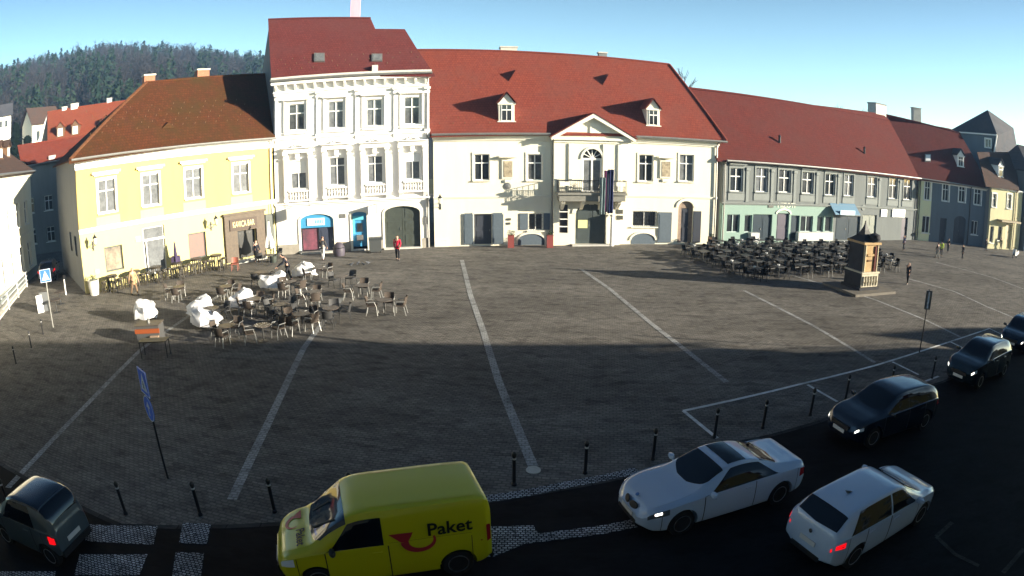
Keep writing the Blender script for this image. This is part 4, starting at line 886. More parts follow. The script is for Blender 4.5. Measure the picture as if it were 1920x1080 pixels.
# ================================================================ wooded hill
sky_px = [(0, 140), (60, 122), (130, 112), (150, 104), (240, 100), (330, 100), (400, 107), (460, 116), (495, 122), (540, 132)]
azel = []
for p in sky_px: d = ray(*p); azel.append((math.atan2(d.x, d.y), math.atan2(d.z, math.hypot(d.x, d.y))))
azs = [a for a, e in azel]; els = [e for a, e in azel]
azs = [azs[0]-.35, azs[0]-.2]+azs+[azs[-1]+.25, azs[-1]+.6]; els = [.12, els[0]*.9]+els+[.07, .01]
RC = 430.
def crest(az): return 8+RC*math.tan(float(np.interp(az, azs, els)))
rng = np.random.default_rng(3)
ph = rng.uniform(0, 6.28, 8)
def hillz(az, r):
    zc = crest(az)-9; t = max(0., min(1., (r-135)/(RC-135))); s = t**.85 if t < 1 else 1
    if r > RC: s = max(0, 1-(r-RC)/300)
    n = math.sin(az*23+ph[0]+r*.01)*.5+math.sin(az*51+r*.021+ph[1])*.3+math.sin(r*.035+ph[2]+az*9)*.4
    return zc*s+n*3.2*min(1, t*3)*(1-s*.7)-.5
A0, A1, NA = azs[0], azs[-1], 130; rr = np.linspace(130, 640, 42); b = MB()
for i in range(NA+1):
    az = A0+(A1-A0)*i/NA
    for r in rr: b.v.append((math.sin(az)*r, math.cos(az)*r, hillz(az, r)))
n = len(rr)
for i in range(NA):
    for j in range(n-1): b.f.append((i*n+j, (i+1)*n+j, (i+1)*n+j+1, i*n+j+1))
tag(b.build('hill', mat('hill_ground', (.03, .03, .024), .95, var=.5, vscale=.04), smooth=True), kind='structure')
def tree_tmpl(kind, seed):
    rg = random.Random(seed); V = []; Fq = []; Mi = []
    def q(p, s, up, mi):
        a = rg.uniform(0, 6.28); t = Vector((math.cos(a), math.sin(a), rg.uniform(-.5, .5)))*s; w = Vector((rg.uniform(-.4, .4), rg.uniform(-.4, .4), up)).normalized()*s
        o = len(V); V.extend([p-t-w*.5, p+t-w*.4, p+w]); Fq.append((o, o+1, o+2)); Mi.append(mi)
    def stick(a, b_, r, mi=0):
        o = len(V); u = Vector((r, 0, 0)); v = Vector((0, r, 0)); V.extend([a-u, a+u, b_, a-v, a+v]); Fq.extend([(o, o+1, o+2), (o+3, o+4, o+2)]); Mi.extend([mi, mi])
    if kind == 'con':
        h = 1.; stick(Vector((0, 0, 0)), Vector((0, 0, 1)), .02)
        for k in range(60):
            z = rg.uniform(.12, 1); r = (1-z)*.2*rg.uniform(.5, 1.1)+.01; a = rg.uniform(0, 6.28); q(Vector((r*math.cos(a), r*math.sin(a), z)), .045+.05*(1-z), .5, 1 if rg.random() < .7 else 2)
    else:
        stick(Vector((0, 0, 0)), Vector((0, 0, .8)), .022, 0)
        for k in range(10):
            z = rg.uniform(.3, .6); a = rg.uniform(0, 6.28); e = Vector((math.cos(a)*rg.uniform(.12, .26), math.sin(a)*rg.uniform(.12, .26), z+rg.uniform(.2, .4))); stick(Vector((0, 0, z)), e, .012, 0)
            for _ in range(7):
                f_ = Vector((0, 0, z)).lerp(e, rg.uniform(.5, 1)); d = Vector((rg.uniform(-1, 1), rg.uniform(-1, 1), rg.uniform(-.2, 1)))*.1; stick(f_, f_+d, .007, 3)
                q(f_+d*.8, .018, .9, 3)
    return np.array([tuple(v) for v in V]), np.array(Fq), np.array(Mi)
TM = [tree_tmpl('con', i) for i in range(3)]+[tree_tmpl('bare', 10+i) for i in range(5)]
allv = []; allf = []; allm = []; off = 0
def plant(az, r, hgt, k, rnd):
    global off
    V, Fq, Mi = TM[k]; a = rnd.uniform(0, 6.28); c, s = math.cos(a), math.sin(a)
    M = np.array([[c, -s, 0], [s, c, 0], [0, 0, 1]])*hgt; wv = rnd.uniform(.8, 1.3); W_ = V@M.T; W_[:, :2] *= wv
    W_ += np.array([math.sin(az)*r, math.cos(az)*r, hillz(az, r)-.5]); allv.append(W_); allf.append(Fq+off); allm.append(Mi); off += len(V)
rnd = random.Random(5)
for k in range(2300):
    t = rnd.random()**.8; r = 150+(RC+15-150)*t; az = rnd.uniform(-.98, -.32)
    cf = (math.sin(az*17+1)+math.sin(az*41+r*.02)) ; con = rnd.random() < (.42 if cf > .6 else .14)
    plant(az, r, rnd.uniform(11, 19)*(.8+.3*t) if not con else rnd.uniform(12, 20), rnd.randrange(3) if con else 3+rnd.randrange(5), rnd)
for k in range(170):
    az = rnd.uniform(-.95, -.36); con = rnd.random() < .4; plant(az, RC+rnd.uniform(-6, 8), rnd.uniform(8, 17), rnd.randrange(3) if con else 3+rnd.randrange(5), rnd)
me = bpy.data.meshes.new('wood'); vv = np.concatenate(allv); ff = np.concatenate(allf); mm = np.concatenate(allm)
me.vertices.add(len(vv)); me.vertices.foreach_set('co', vv.ravel()); me.loops.add(len(ff)*3); me.loops.foreach_set('vertex_index', ff.ravel().astype(np.int32))
me.polygons.add(len(ff)); me.polygons.foreach_set('loop_start', (np.arange(len(ff))*3).astype(np.int32)); me.polygons.foreach_set('material_index', mm.astype(np.int32)); me.update(calc_edges=True)
bark = mat('bark', (.05, .042, .038), .95); con1 = mat('conifer_green', (.012, .026, .018), .95); con2 = mat('conifer_light_green', (.02, .036, .022), .95); twig = mat('bare_twigs', (.032, .03, .033), .95)
for m_ in (bark, con1, con2, twig): me.materials.append(m_)
o = bpy.data.objects.new('wood', me); C.objects.link(o); tag(o, 'bare and evergreen wood covering the hill beyond the roofs', 'wood', kind='stuff')
# houses on the slope
def hillhouse(px, py, w, h, label, az_off=0, m=whitetrim, r=None, rm=roofB):
    d = ray(px, py); az = math.atan2(d.x, d.y); te = math.tan(math.atan2(d.z, math.hypot(d.x, d.y)))
    r = r or next((x for x in np.arange(140, RC, 2) if hillz(az, x)-H > te*x), 300)
    z = H+te*r; e = empty('hill_house', (math.sin(az)*r, math.cos(az)*r, z-1.0), -az+az_off, label, 'house', 'small houses on the wooded hillside')
    q = MB(); q.box(-w/2, w/2, -w*.35, w*.35, -6, h*.6); 
    for s in (-w/2, w/2-.2): q.slab([(s, -w*.35, h*.6), (s, w*.35, h*.6), (s, 0, h)], (.2, 0, 0))
    q.build('wall', m, e)
    q = MB()
    for s in (-1, 1): q.slab([(-w/2-.5, s*(w*.35+.6), h*.56), (w/2+.5, s*(w*.35+.6), h*.56), (w/2+.5, 0, h+.25), (-w/2-.5, 0, h+.25)], (0, 0, .2))
    q.build('roof', rm, e)
    for k in range(3):
        q = MB(); q.box(-w*.34+k*w*.27, -w*.34+k*w*.27+w*.12, -w*.35-.05, -w*.35+.0, h*.15, h*.4); q.build('window', glass, e)
hillhouse(2, 240, 5.5, 6, 'pale house on the hillside at the left edge', r=150, m=whitetrim, rm=roofG)
hillhouse(76, 268, 8.5, 9, 'large pale gabled house just left of the bright red roof', az_off=.5, r=150, m=creamtrim)
hillhouse(201, 185, 9, 8, 'small pale house with flat light roof above the red roof', r=260, rm=concrete)
hillhouse(167, 163, 7, 7, 'tiny pale house high on the hill above the red roof')
hillhouse(239, 160, 7, 7, 'tiny pale house high on the hill beside the café roof ridge'.replace('café', 'yellow house'))
# ================================================================ single trees
def leaftree(x, y, z0, h, cr, label, kind='conifer', name='tree', n=900, seed=1, crz=None):
    rg = random.Random(seed); e = empty(name, (x, y, z0), 0, label, 'tree'); t = MB(); t.tube((0, 0, 0), (0, 0, h*.95 if kind == 'conifer' else h*.45), h*.02, h*.006, 7); tg = MB()
    tw = MB(); lf = MB()
    if kind == 'conifer':
        for k in range(n):
            zz = rg.uniform(.1, 1); r = (1-zz)**.8*cr*rg.uniform(.3, 1.05)*(.75+.25*math.sin(zz*60)); a = rg.uniform(0, 6.28); p = Vector((r*math.cos(a), r*math.sin(a), zz*h)); s = cr*.09
            u = Vector((math.cos(a), math.sin(a), -.35))*s*2; w = Vector((-math.sin(a), math.cos(a), rg.uniform(-.3, .3)))*s*.7; lf.poly([p-w, p+w, p+u])
        lf.build('crown', con1, e)
    else:
        def br(p, d, L_, r, lev):
            q_ = p+d*L_; (t if lev > 2 else tg).tube(p, q_, r, r*.6, 5, cap=False)
            if lev == 0: return
            for _ in range(3 if lev > 1 else 4):
                d2 = (d+Vector((rg.uniform(-1, 1), rg.uniform(-1, 1), rg.uniform(-.3, .7)))*.75).normalized(); br(p.lerp(q_, rg.uniform(.55, 1)), d2, L_*rg.uniform(.55, .8), r*.55, lev-1)
        br(Vector((0, 0, h*.35)), Vector((.1, 0, 1)).normalized(), h*.25, h*.018, 4); tg.build('crown', bark, e)
    t.build('trunk', bark, e); return e
d = ray(1281, 175); az = math.atan2(d.x, d.y); rr_ = 80
leaftree(math.sin(az)*rr_, math.cos(az)*rr_, 0, 19.5, 3, 'bare tree top showing above the town hall roof end', 'bare', 'bare_tree', seed=4)
leaftree(30.5, 13.2, 0, 12.5, 3, 'bare street tree by the houses, outside the picture to the right', 'bare', 'bare_tree', seed=9)
for px, zt, l in ((30, 18.5, 'tallest dark green conifer behind the cream corner house'), (52, 16, 'middle dark conifer beside the gabled hill house'), (14, 14.5, 'lowest dark conifer near the left edge, behind the cream house roof')):
    d = ray(px, 240); az = math.atan2(d.x, d.y); leaftree(math.sin(az)*110, math.cos(az)*110, 0, zt, 5.0, l, 'conifer', 'conifer', 2600, seed=px)
for px, l in ((1562, 'small bush-like tree top behind the grey house ridge'), (1630, 'thin tree top beside the grey chimney')):
    d = ray(px, 196); az = math.atan2(d.x, d.y); leaftree(math.sin(az)*88, math.cos(az)*88, 0, 17.2 if px < 1600 else 16.6, 2.2, l, 'bare', 'bare_tree', seed=px)
# ================================================================ haze
hz = MB(); hz.box(-790, 330, -70, 790, -1, 116); hz = hz.build('haze', bpy.data.materials.new('haze')); hz['kind'] = 'stuff'
hm = hz.data.materials[0]; hm.use_nodes = True; hn = hm.node_tree; hn.nodes.remove(hn.nodes['Principled BSDF']); pv = hn.nodes.new('ShaderNodeVolumePrincipled')
pv.inputs['Color'].default_value = (.3, .55, 1, 1); pv.inputs['Density'].default_value = .00042; pv.inputs['Anisotropy'].default_value = 0
hn.links.new(pv.outputs[0], hn.nodes['Material Output'].inputs['Volume'])
# ================================================================ vehicles
tyre = mat('tyre_rubber', (.02, .02, .02), .85); rim = mat('alloy_rim', (.35, .36, .38), .3, .8)
cglass = mat('car_glass', (.006, .008, .012), .04, spec=.5, coat=.3); plas = mat('black_plastic', (.012, .012, .013), .55)
lampg = mat('headlamp_glass', (.75, .8, .85), .08, spec=.8); redl = mat('tail_lamp_red', (.25, .01, .015), .15); redlit = mat('tail_lamp_lit', (.7, .004, .008), .2, emit=.45); platem = mat('number_plate', (.6, .6, .58), .4)
chrome = mat('chrome', (.6, .62, .65), .12, .9)
def ev(tab, x):
    xs = [p[0] for p in tab]; ys = [p[1] for p in tab]
    if x <= xs[0]: return ys[0]
    if x >= xs[-1]: return ys[-1]
    for i in range(len(xs)-1):
        if x <= xs[i+1]:
            t = (x-xs[i])/(xs[i+1]-xs[i])
            m0 = 0 if i == 0 else (ys[i+1]-ys[i-1])/(xs[i+1]-xs[i-1]); m1 = 0 if i+2 >= len(xs) else (ys[i+2]-ys[i])/(xs[i+2]-xs[i])
            h = xs[i+1]-xs[i]; sl = (ys[i+1]-ys[i])/h
            if abs(sl) < 1e-9: m0 = m1 = 0
            m0 = max(-3*abs(sl), min(3*abs(sl), m0)) if m0*sl > 0 else 0 if i else m0; m1 = max(-3*abs(sl), min(3*abs(sl), m1)) if m1*sl > 0 else 0
            t2, t3 = t*t, t*t*t; return (2*t3-3*t2+1)*ys[i]+(t3-2*t2+t)*h*m0+(-2*t3+3*t2)*ys[i+1]+(t3-t2)*h*m1
CARS = []
class Car:
    def __init__(s, name, label, loc, hdg, L, zt, zb, w, wr, z0, paint, wheels, wr_=.32, cat='car', scale=1., box=0):
        CARS.append((s, L/2-.42, -L/2+.42)); s.zt, s.zb, s.w, s.wr, s.z0, s.L = zt, zb, w, wr, z0, L; s.paint = paint; s.box_ = box
        s.e = empty(name, (loc[0], loc[1], .01), hdg, label, cat); s.e.scale = (scale,)*3
        NX, NS = 84, 44; b = MB(); xs = []
        for i in range(NX+1):
            t = i/NX; xs.append(-L/2+L*(.5-.5*math.cos(math.pi*t))*.5+L*t*.5)
        for x in xs:
            ring = [s.P(x, 11*j/NS*1., 1) for j in range(NS+1)]; ring2 = [Vector((p.x, -p.y, p.z)) for p in ring[1:-1]][::-1]
            b.v += [tuple(p) for p in ring+ring2]
        n = 2*NS
        for i in range(NX):
            for j in range(n): b.f.append((i*n+j, i*n+(j+1) % n, (i+1)*n+(j+1) % n, (i+1)*n+j))
        b.f.append(tuple(range(n-1, -1, -1))); b.f.append(tuple(range(NX*n, NX*n+n)))
        body_ = b.build('body', paint, None)
        cut = MB()
        for x in wheels:
            for sg in (1, -1): cut.tube((x, sg*(s.W(x)-.24), wr_-.0), (x, sg*(s.W(x)+.3), wr_), wr_*1.16, n=28)
        co = cut.build('cut', plas); md = body_.modifiers.new('b', 'BOOLEAN'); md.object = co; md.operation = 'DIFFERENCE'; md.solver = 'EXACT'
        dg = bpy.context.evaluated_depsgraph_get(); me = bpy.data.meshes.new_from_object(body_.evaluated_get(dg)); me.name = 'body'
        body_.modifiers.clear(); bpy.data.objects.remove(body_); bpy.data.objects.remove(co)
        me.materials.clear(); me.materials.append(paint); me.shade_smooth(); me.set_sharp_from_angle(angle=R(32))
        s.body = bpy.data.objects.new('body', me); C.objects.link(s.body); s.body.parent = s.e
        for x in wheels:
            for sg in (1, -1):
                y = sg*(s.W(x)-.02); M = Matrix.Translation((x, y, wr_)) @ Matrix.Rotation(-sg*math.pi/2, 4, 'X'); t = MB()
                t.lathe([(wr_*.62, -.2), (wr_*.95, -.2), (wr_, -.15), (wr_, -.04), (wr_*.95, .0), (wr_*.66, .0)], 26, M=M); o = t.build('wheel', tyre, s.e, smooth=True)
                t = MB(); t.lathe([(0, -.05), (wr_*.6, -.05), (wr_*.66, .006), (wr_*.6, .008), (wr_*.56, -.03)], 26, M=M)
                for k in range(7): a = 2*math.pi*k/7; t.box(-.022, .022, .04, wr_*.6, -.045, -.005, M=M @ Matrix.Rotation(a, 4, 'Z'))
                t.lathe([(.0, -.01), (.06, -.012), (.06, -.04)], 12, M=M); t.build('rim', rim, o)
    def W(s, x): return ev(s.w, x)
    def P(s, x, q, sg=1):
        w = ev(s.w, x); zb = ev(s.zb, x); zt = max(ev(s.zt, x), zb+.01); wr = min(ev(s.wr, x), w*.985); z0 = ev(s.z0, x); h = zb-z0
        bx = s.box_
        pts = [(0, z0), (.8*w, z0), (.96*w, z0+.05), (w, z0+.3*h), (w*.997, z0+.66*h), (w*.965, zb), (w*.965+(wr-w*.965)*.13, zb+.1*(zt-zb)), (w*.965+(wr-w*.965)*(.52-.15*bx), zb+.52*(zt-zb)), (wr, zb+(.86+.02*bx)*(zt-zb)), (wr*(.88+.05*bx), zb+(.965+.02*bx)*(zt-zb)), (wr*.45, zt-.004), (0, zt)]
        i = min(10, max(0, int(q))); t = q-i
        p0, p1, p2, p3 = pts[max(i-1, 0)], pts[i], pts[i+1], pts[min(i+2, 11)]
        if i == 0: p0 = (-p2[0], p2[1])
        if i == 10: p3 = (-p1[0], p1[1])
        f = lambda a, b_, c, d: .5*(2*b_+(c-a)*t+(2*a-5*b_+4*c-d)*t*t+(3*b_-a-3*c+d)*t**3)
        if i in (0, 1): return Vector((x, sg*(p1[0]+(p2[0]-p1[0])*t), p1[1]+(p2[1]-p1[1])*t))
        return Vector((x, sg*f(p0[0], p1[0], p2[0], p3[0]), f(p0[1], p1[1], p2[1], p3[1])))
    def Nn(s, x, q, sg):
        a = s.P(min(x+.01, s.L/2), q, sg)-s.P(max(x-.01, -s.L/2), q, sg); c = s.P(x, min(q+.02, 11), sg)-s.P(x, max(q-.02, 0), sg); n = a.cross(c)
        if q > 10.95 : n = Vector((n.x, 0, n.z)) 
        if n.z*1.0+sg*n.y < 0 and abs(n.x) < .98*n.length: n = -n
        if n.length < 1e-8: n = Vector((0, 0, 1))
        return n.normalized()
    def patch(s, name, m, xa, xb, q0, q1, sg=1, off=.008, nx=10, nq=10, parent=None, sym=False):
        """surface patch between xa(q) and xb(q) for q0..q1; sym: spans both sides over the top"""
        b = MB(); qs = [(q0+(q1-q0)*j/nq, sg) for j in range(nq+1)]
        if sym: qs = qs+[(q, -sg) for q, _ in qs[::-1][1:]]
        for q, g_ in qs:
            A_, B_ = xa(q), xb(q)
            for i in range(nx+1): x = A_+(B_-A_)*i/nx; n = s.Nn(x, q, g_); b.v.append(tuple(s.P(x, q, g_)+n*off))
        n = nx+1
        for j in range(len(qs)-1):
            for i in range(nx): b.f.append((j*n+i, j*n+i+1, (j+1)*n+i+1, (j+1)*n+i))
        # thickness back to the body
        return b.build(name, m, parent or s.e, smooth=True)
    def seam(s, x0, x1, q0, q1, sg, m=None, par=None): return s.patch('door_gap', m or plas, lambda q: x0, lambda q: x1, q0, q1, sg, .0025, 1 if abs(x1-x0) < .1 else 12, 12 if abs(q1-q0) > .3 else 1, par)
    def door(s, x0, x1, sg, q1=5.1, q0=2.2, name='door', hx=None):
        d = s.patch(name, s.paint, lambda q: x0+.012, lambda q: x1-.012, q0, q1, sg, .005, 10, 10)
        s.seam(x0-.012, x0+.012, q0, q1, sg, par=d); s.seam(x1-.012, x1+.012, q0, q1, sg, par=d); s.seam(x0, x1, q0-.06, q0, sg, par=d)
        hx = hx or x0+.2; p = s.P(hx, 4.55, sg); b = MB(); b.box(hx-.1, hx+.1, min(p.y, p.y+sg*.03), max(p.y, p.y+sg*.03), p.z-.015, p.z+.015); b.build('handle', s.paint, d); return d
    def mirror(s, x, sg, m):
        p = s.P(x, 5.6, sg); b = MB(); M = Matrix.Translation((x, p.y+sg*.13, p.z+.06)); b.lathe([(0, -.07), (.07, -.05), (.1, 0), (.08, .06), (0, .08)], 10, M=M @ Matrix.Diagonal((.7, 1.25, 1, 1))); b.tube((x, p.y-sg*.02, p.z+.0), (x, p.y+sg*.1, p.z+.05), .03, n=6); return b.build('wing_mirror', m, s.e, smooth=True)
    def plate(s, x, z, rear=False, w=.26):
        b = MB(); sg = -1 if rear else 1; b.box(min(x, x+sg*.02), max(x, x+sg*.02), -w, w, z-.055, z+.055); return b.build('number_plate', platem, s.e)
cw = lambda a: (lambda q: a)
lerpq = lambda qa, xa, qb, xb: (lambda q: xa+(xb-xa)*(q-qa)/(qb-qa))
def sides(car, qf, xf0, xf1, xr0, xr1, split=None, q0=5.5, q1=7.95, m=None):
    """side glass: front edge leans xf0 (belt) -> xf1 (top), rear edge xr0 -> xr1"""
    for sg in (1, -1):
        xa = lambda q: xr0+(xr1-xr0)*((q-q0)/(q1-q0))**1.3; xb = lambda q: xf0+(xf1-xf0)*((q-q0)/(q1-q0))
        if split is None: car.patch('side_window', m or cglass, xa, xb, q0, q1, sg, .006, 14, 10)
        else:
            car.patch('side_window', m or cglass, lambda q: split+.03, xb, q0, q1, sg, .006, 10, 10); car.patch('side_window', m or cglass, xa, lambda q: split-.03, q0, q1, sg, .006, 10, 10)
def paint(name, col, rough=.28, metal=0): return mat(name, col, rough, metal, coat=.8)
# ---- white coupé
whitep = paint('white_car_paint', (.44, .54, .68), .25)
loc = (4.69, 11.57)
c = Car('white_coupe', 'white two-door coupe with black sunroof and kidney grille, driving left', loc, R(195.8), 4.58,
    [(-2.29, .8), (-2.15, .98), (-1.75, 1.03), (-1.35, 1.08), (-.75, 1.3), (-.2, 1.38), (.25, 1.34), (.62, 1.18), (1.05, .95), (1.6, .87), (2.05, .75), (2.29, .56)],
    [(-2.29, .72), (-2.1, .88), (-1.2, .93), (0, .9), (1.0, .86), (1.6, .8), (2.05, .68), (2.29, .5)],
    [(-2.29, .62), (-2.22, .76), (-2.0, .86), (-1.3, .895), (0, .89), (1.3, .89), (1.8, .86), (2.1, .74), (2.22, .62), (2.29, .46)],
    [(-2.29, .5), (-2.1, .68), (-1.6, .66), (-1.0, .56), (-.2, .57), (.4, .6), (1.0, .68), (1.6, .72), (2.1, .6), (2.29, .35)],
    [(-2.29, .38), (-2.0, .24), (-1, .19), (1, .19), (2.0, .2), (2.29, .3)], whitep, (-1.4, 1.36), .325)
c.patch('windscreen', cglass, lambda q: .3+.0*(q), lambda q: 1.0-.24*(max(0, 10.4-q))**1.2*.5, 8.15, 11, 1, .006, 12, 8, sym=True)
c.patch('rear_window', cglass, lambda q: -1.42+.12*(11-q)**1.2*.4, lambda q: -.78, 8.35, 11, 1, .006, 10, 8, sym=True)
c.patch('sunroof', mat('sunroof_glass', (.005, .006, .01), .08), cw(-.4), cw(.12), 9.1, 11, 1, .005, 6, 6, sym=True)
sides(c, 0, .92, .1, -1.3, -.72)
for sg in (1, -1):
    c.door(-.55, .85, sg); c.mirror(.72, sg, whitep)
    c.patch('headlight', mat('headlamp_dark', (.1, .11, .12), .1), cw(1.72), cw(2.15), 4.35, 5.2, sg, .006, 6, 4); c.patch('headlamp_bulb', mat('headlamp_lit', (1, .95, .8), .2, emit=2.5), cw(1.88), cw(2.02), 4.65, 5.0, sg, .012, 3, 3); c.patch('tail_light', redl, cw(-2.24), cw(-1.95), 4.0, 4.9, sg, .006, 5, 4)
    q = MB(); p = c.P(2.27, 4.6, 1); M = Matrix.Translation((2.22, sg*.15, .63)) @ Matrix.Rotation(R(14)*sg, 4, 'Z') @ Matrix.Rotation(R(68), 4, 'Y'); q.lathe([(0, .0), (.11, 0), (.12, .01), (.1, .03), (0, .032)], 16, M=M @ Matrix.Diagonal((.7, 1.2, 1, 1))); q.build('kidney_grille', plas, c.e, smooth=True)
q = MB(); M = Matrix.Translation((2.08, 0, .78)) @ Matrix.Rotation(R(30), 4, 'Y'); q.lathe([(0, 0), (.045, 0), (.045, .012), (0, .014)], 14, M=M); q.build('round_bonnet_badge', mat('badge_blue', (.05, .15, .4), .3), c.e)
q = MB(); q.box(2.2, 2.3, -.42, .42, .3, .4); q.build('air_intake', plas, c.e); c.plate(2.29, .47); c.plate(-2.29, .7, True)
# shut lines on the bonnet
for sg in (1, -1): c.patch('bonnet_gap', plas, cw(1.12), cw(2.02), 8.3, 8.36, sg, .003, 10, 1)
# ---- white hatchback seen from behind
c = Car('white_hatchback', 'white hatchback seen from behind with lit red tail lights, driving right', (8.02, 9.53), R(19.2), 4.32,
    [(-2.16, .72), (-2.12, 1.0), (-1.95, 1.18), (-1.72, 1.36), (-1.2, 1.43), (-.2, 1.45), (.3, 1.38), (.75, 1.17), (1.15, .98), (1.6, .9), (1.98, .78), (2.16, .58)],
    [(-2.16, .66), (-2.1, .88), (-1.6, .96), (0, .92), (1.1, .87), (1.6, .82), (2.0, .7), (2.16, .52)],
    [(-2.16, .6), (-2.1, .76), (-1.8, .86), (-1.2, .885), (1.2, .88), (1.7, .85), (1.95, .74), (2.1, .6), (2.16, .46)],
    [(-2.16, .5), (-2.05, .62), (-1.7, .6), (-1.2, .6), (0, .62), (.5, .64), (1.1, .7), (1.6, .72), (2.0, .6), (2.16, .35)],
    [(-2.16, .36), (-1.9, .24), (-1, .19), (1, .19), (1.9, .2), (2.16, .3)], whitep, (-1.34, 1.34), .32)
c.patch('rear_window', cglass, lambda q: -2.08+.05*(11-q)*.3, lambda q: -1.74, 8.2, 11, 1, .006, 8, 8, sym=True)
c.patch('windscreen', cglass, cw(.36), lambda q: 1.1-.2*(max(0, 10.4-q))**1.2*.5, 8.1, 11, 1, .006, 10, 8, sym=True)
sides(c, 0, 1.02, .22, -1.75, -1.35, split=-.25)
for sg in (1, -1):
    c.door(-.25, .95, sg); c.door(-1.15, -.27, sg, hx=-1.0); c.mirror(.78, sg, whitep); c.patch('tail_light', redlit, cw(-2.13), cw(-1.86), 4.25, 4.75, sg, .007, 5, 4); c.patch('headlight', lampg, cw(1.75), cw(2.05), 4.2, 5, sg, .006, 6, 4)
c.plate(-2.17, .62, True, .24); q = MB(); q.box(-2.2, -2.12, -.45, .45, .3, .4); q.build('bumper_insert', plas, c.e)
q = MB(); q.lathe([(0, 0), (.05, 0), (.05, .02)], 12, M=Matrix.Translation((-2.15, 0, .86)) @ Matrix.Rotation(-math.pi/2, 4, 'Y')); q.build('round_rear_badge', chrome, c.e)
q = MB(); q.slab([(-1.2, -.02, 1.44), (-1.05, -.02, 1.44), (-1.28, -.02, 1.53)], (0, .04, 0)); q.build('roof_antenna', plas, c.e)
for z in (.24,): q = MB(); q.box(-2.14, -2.08, .3, .45, .25, .3); q.build('exhaust_pipe', chrome, c.e)
# ---- yellow delivery van
yel = paint('post_yellow_paint', (.52, .49, .0), .4)
V = Car('yellow_delivery_van', 'yellow parcel delivery van with red post horn emblem and black lettering', (-2.62, 9.62), R(198.5), 4.32,
    [(-2.16, 1.55), (-2.12, 1.76), (-1.9, 1.83), (-1, 1.86), (.1, 1.86), (.55, 1.78), (.95, 1.52), (1.38, 1.16), (1.7, 1.06), (2.02, .9), (2.16, .68)],
    [(-2.16, 1.0), (-1, 1.04), (.5, 1.02), (1.2, .98), (1.7, .9), (2.02, .78), (2.16, .6)],
    [(-2.16, .84), (-2.05, .9), (-1, .915), (1.2, .91), (1.7, .88), (1.98, .78), (2.1, .64), (2.16, .5)],
    [(-2.16, .76), (-2.0, .79), (-1, .8), (.5, .76), (1.0, .72), (1.4, .74), (1.8, .7), (2.05, .55), (2.16, .4)],
    [(-2.16, .34), (-1.9, .24), (-1, .2), (1, .2), (1.9, .22), (2.16, .32)], yel, (-1.45, 1.38), .33, cat='van', box=.6, scale=.965)
V.patch('windscreen', mat('van_glass_blue', (.02, .035, .06), .05, spec=.6), cw(.64), lambda q: 1.38-.12*(max(0, 10.3-q))**1.2*.5, 7.75, 11, 1, .006, 12, 8, sym=True)
for sg in (1, -1):
    V.patch('side_window', cglass, cw(-.02), lerpq(5.5, 1.22, 7.7, .62), 5.5, 7.7, sg, .006, 12, 10); V.door(-.1, 1.15, sg, hx=.12)
    V.mirror(1.0, sg, plas); V.patch('headlight', lampg, cw(1.8), cw(2.09), 4.2, 5.0, sg, .006, 6, 4)
    V.patch('tail_light', redl, cw(-2.14), cw(-2.05), 4.2, 6.4, sg, .006, 3, 6)
    V.patch('roof_rail', yel, cw(-1.9), cw(.2), 9.2, 9.3, sg, .03, 20, 2); V.seam(-1.75, -.12, 5.9, 5.93, sg)
q = MB(); q.box(2.05, 2.2, -.5, .5, .34, .5); q.build('front_grille', plas, V.e); V.plate(2.2, .42)
q = MB(); q.box(-2.2, -2.14, -.8, .8, .28, .42); q.build('rear_bumper', plas, V.e)
q = MB(); q.tube((1.3, .25, 1.24), (.85, .6, 1.62), .02, n=5); q.tube((1.28, -.35, 1.24), (.9, -.1, 1.6), .02, n=5); q.build('wiper', plas, V.e)
def sproj(car, pts, fs, name, m, sg=1, top=False, off=.012):
    """lay flat artwork (a along the car, b up/across) onto the body surface"""
    out = []
    for a, b_ in pts:
        best = None
        if not top:
            lo, hi = 2.5, 8.3
            for _ in range(26):
                mid = (lo+hi)/2
                if car.P(a, mid, sg).z < b_: lo = mid
                else: hi = mid
        else:
            lo, hi = 7.6, 11.
            for _ in range(26):
                mid = (lo+hi)/2
                if car.P(a, mid, 1).y > abs(b_): lo = mid
                else: hi = mid
        g_ = sg if not top else (1 if b_ >= 0 else -1)
        out.append(tuple(car.P(a, lo, g_)+car.Nn(a, lo, g_)*off))
    return MB().add(out, fs).build(name, m, car.e)
def tess(pts, n=1):
    return pts
def strip(cen, half, n=1):     # list of centre points + half widths -> quads
    vs = []; fs = []
    for i, (p, h) in enumerate(zip(cen, half)):
        q_ = Vector(cen[min(i+1, len(cen)-1)])-Vector(cen[max(i-1, 0)]); nn = Vector((-q_.y, q_.x)).normalized()*h; vs += [(p[0]+nn.x, p[1]+nn.y), (p[0]-nn.x, p[1]-nn.y)]
        if i: fs.append((2*i-2, 2*i-1, 2*i+1, 2*i))
    return vs, fs
def horn(mir=1):               # post horn: a tapering arc with a flared bell
    cen = []; half = []
    for i in range(19):
        a = R(20-200*i/18); cen.append((math.cos(a)*.36, math.sin(a)*.3)); half.append(.025+.075*i/18)
    vs, fs = strip(cen, half); o = len(vs)
    vs += [(-.44, .0), (-.28, .0), (-.14, .3), (-.72, .3), (-.2, .15), (-.58, .15)]; fs += [(o, o+1, o+4, o+5), (o+5, o+4, o+2, o+3)]
    return [(x*mir, y) for x, y in vs], fs
hr = mat('emblem_red', (.35, .02, .03), .4); bl_ = mat('lettering_black', (.01, .012, .01), .4)
for sg in (1, -1):
    vs, fs = horn(); k = -1 if sg == 1 else 1
    sproj(V, [(-.72+k*x*.82, 1.08+y*.72) for x, y in vs], fs, 'post_horn_emblem', hr, sg)
    vs, fs = textmesh('Paket', .4, .008); sproj(V, [(-1.32+k*(v[0]), 1.28+v[1]) for v in vs], fs, 'side_lettering', bl_, sg)
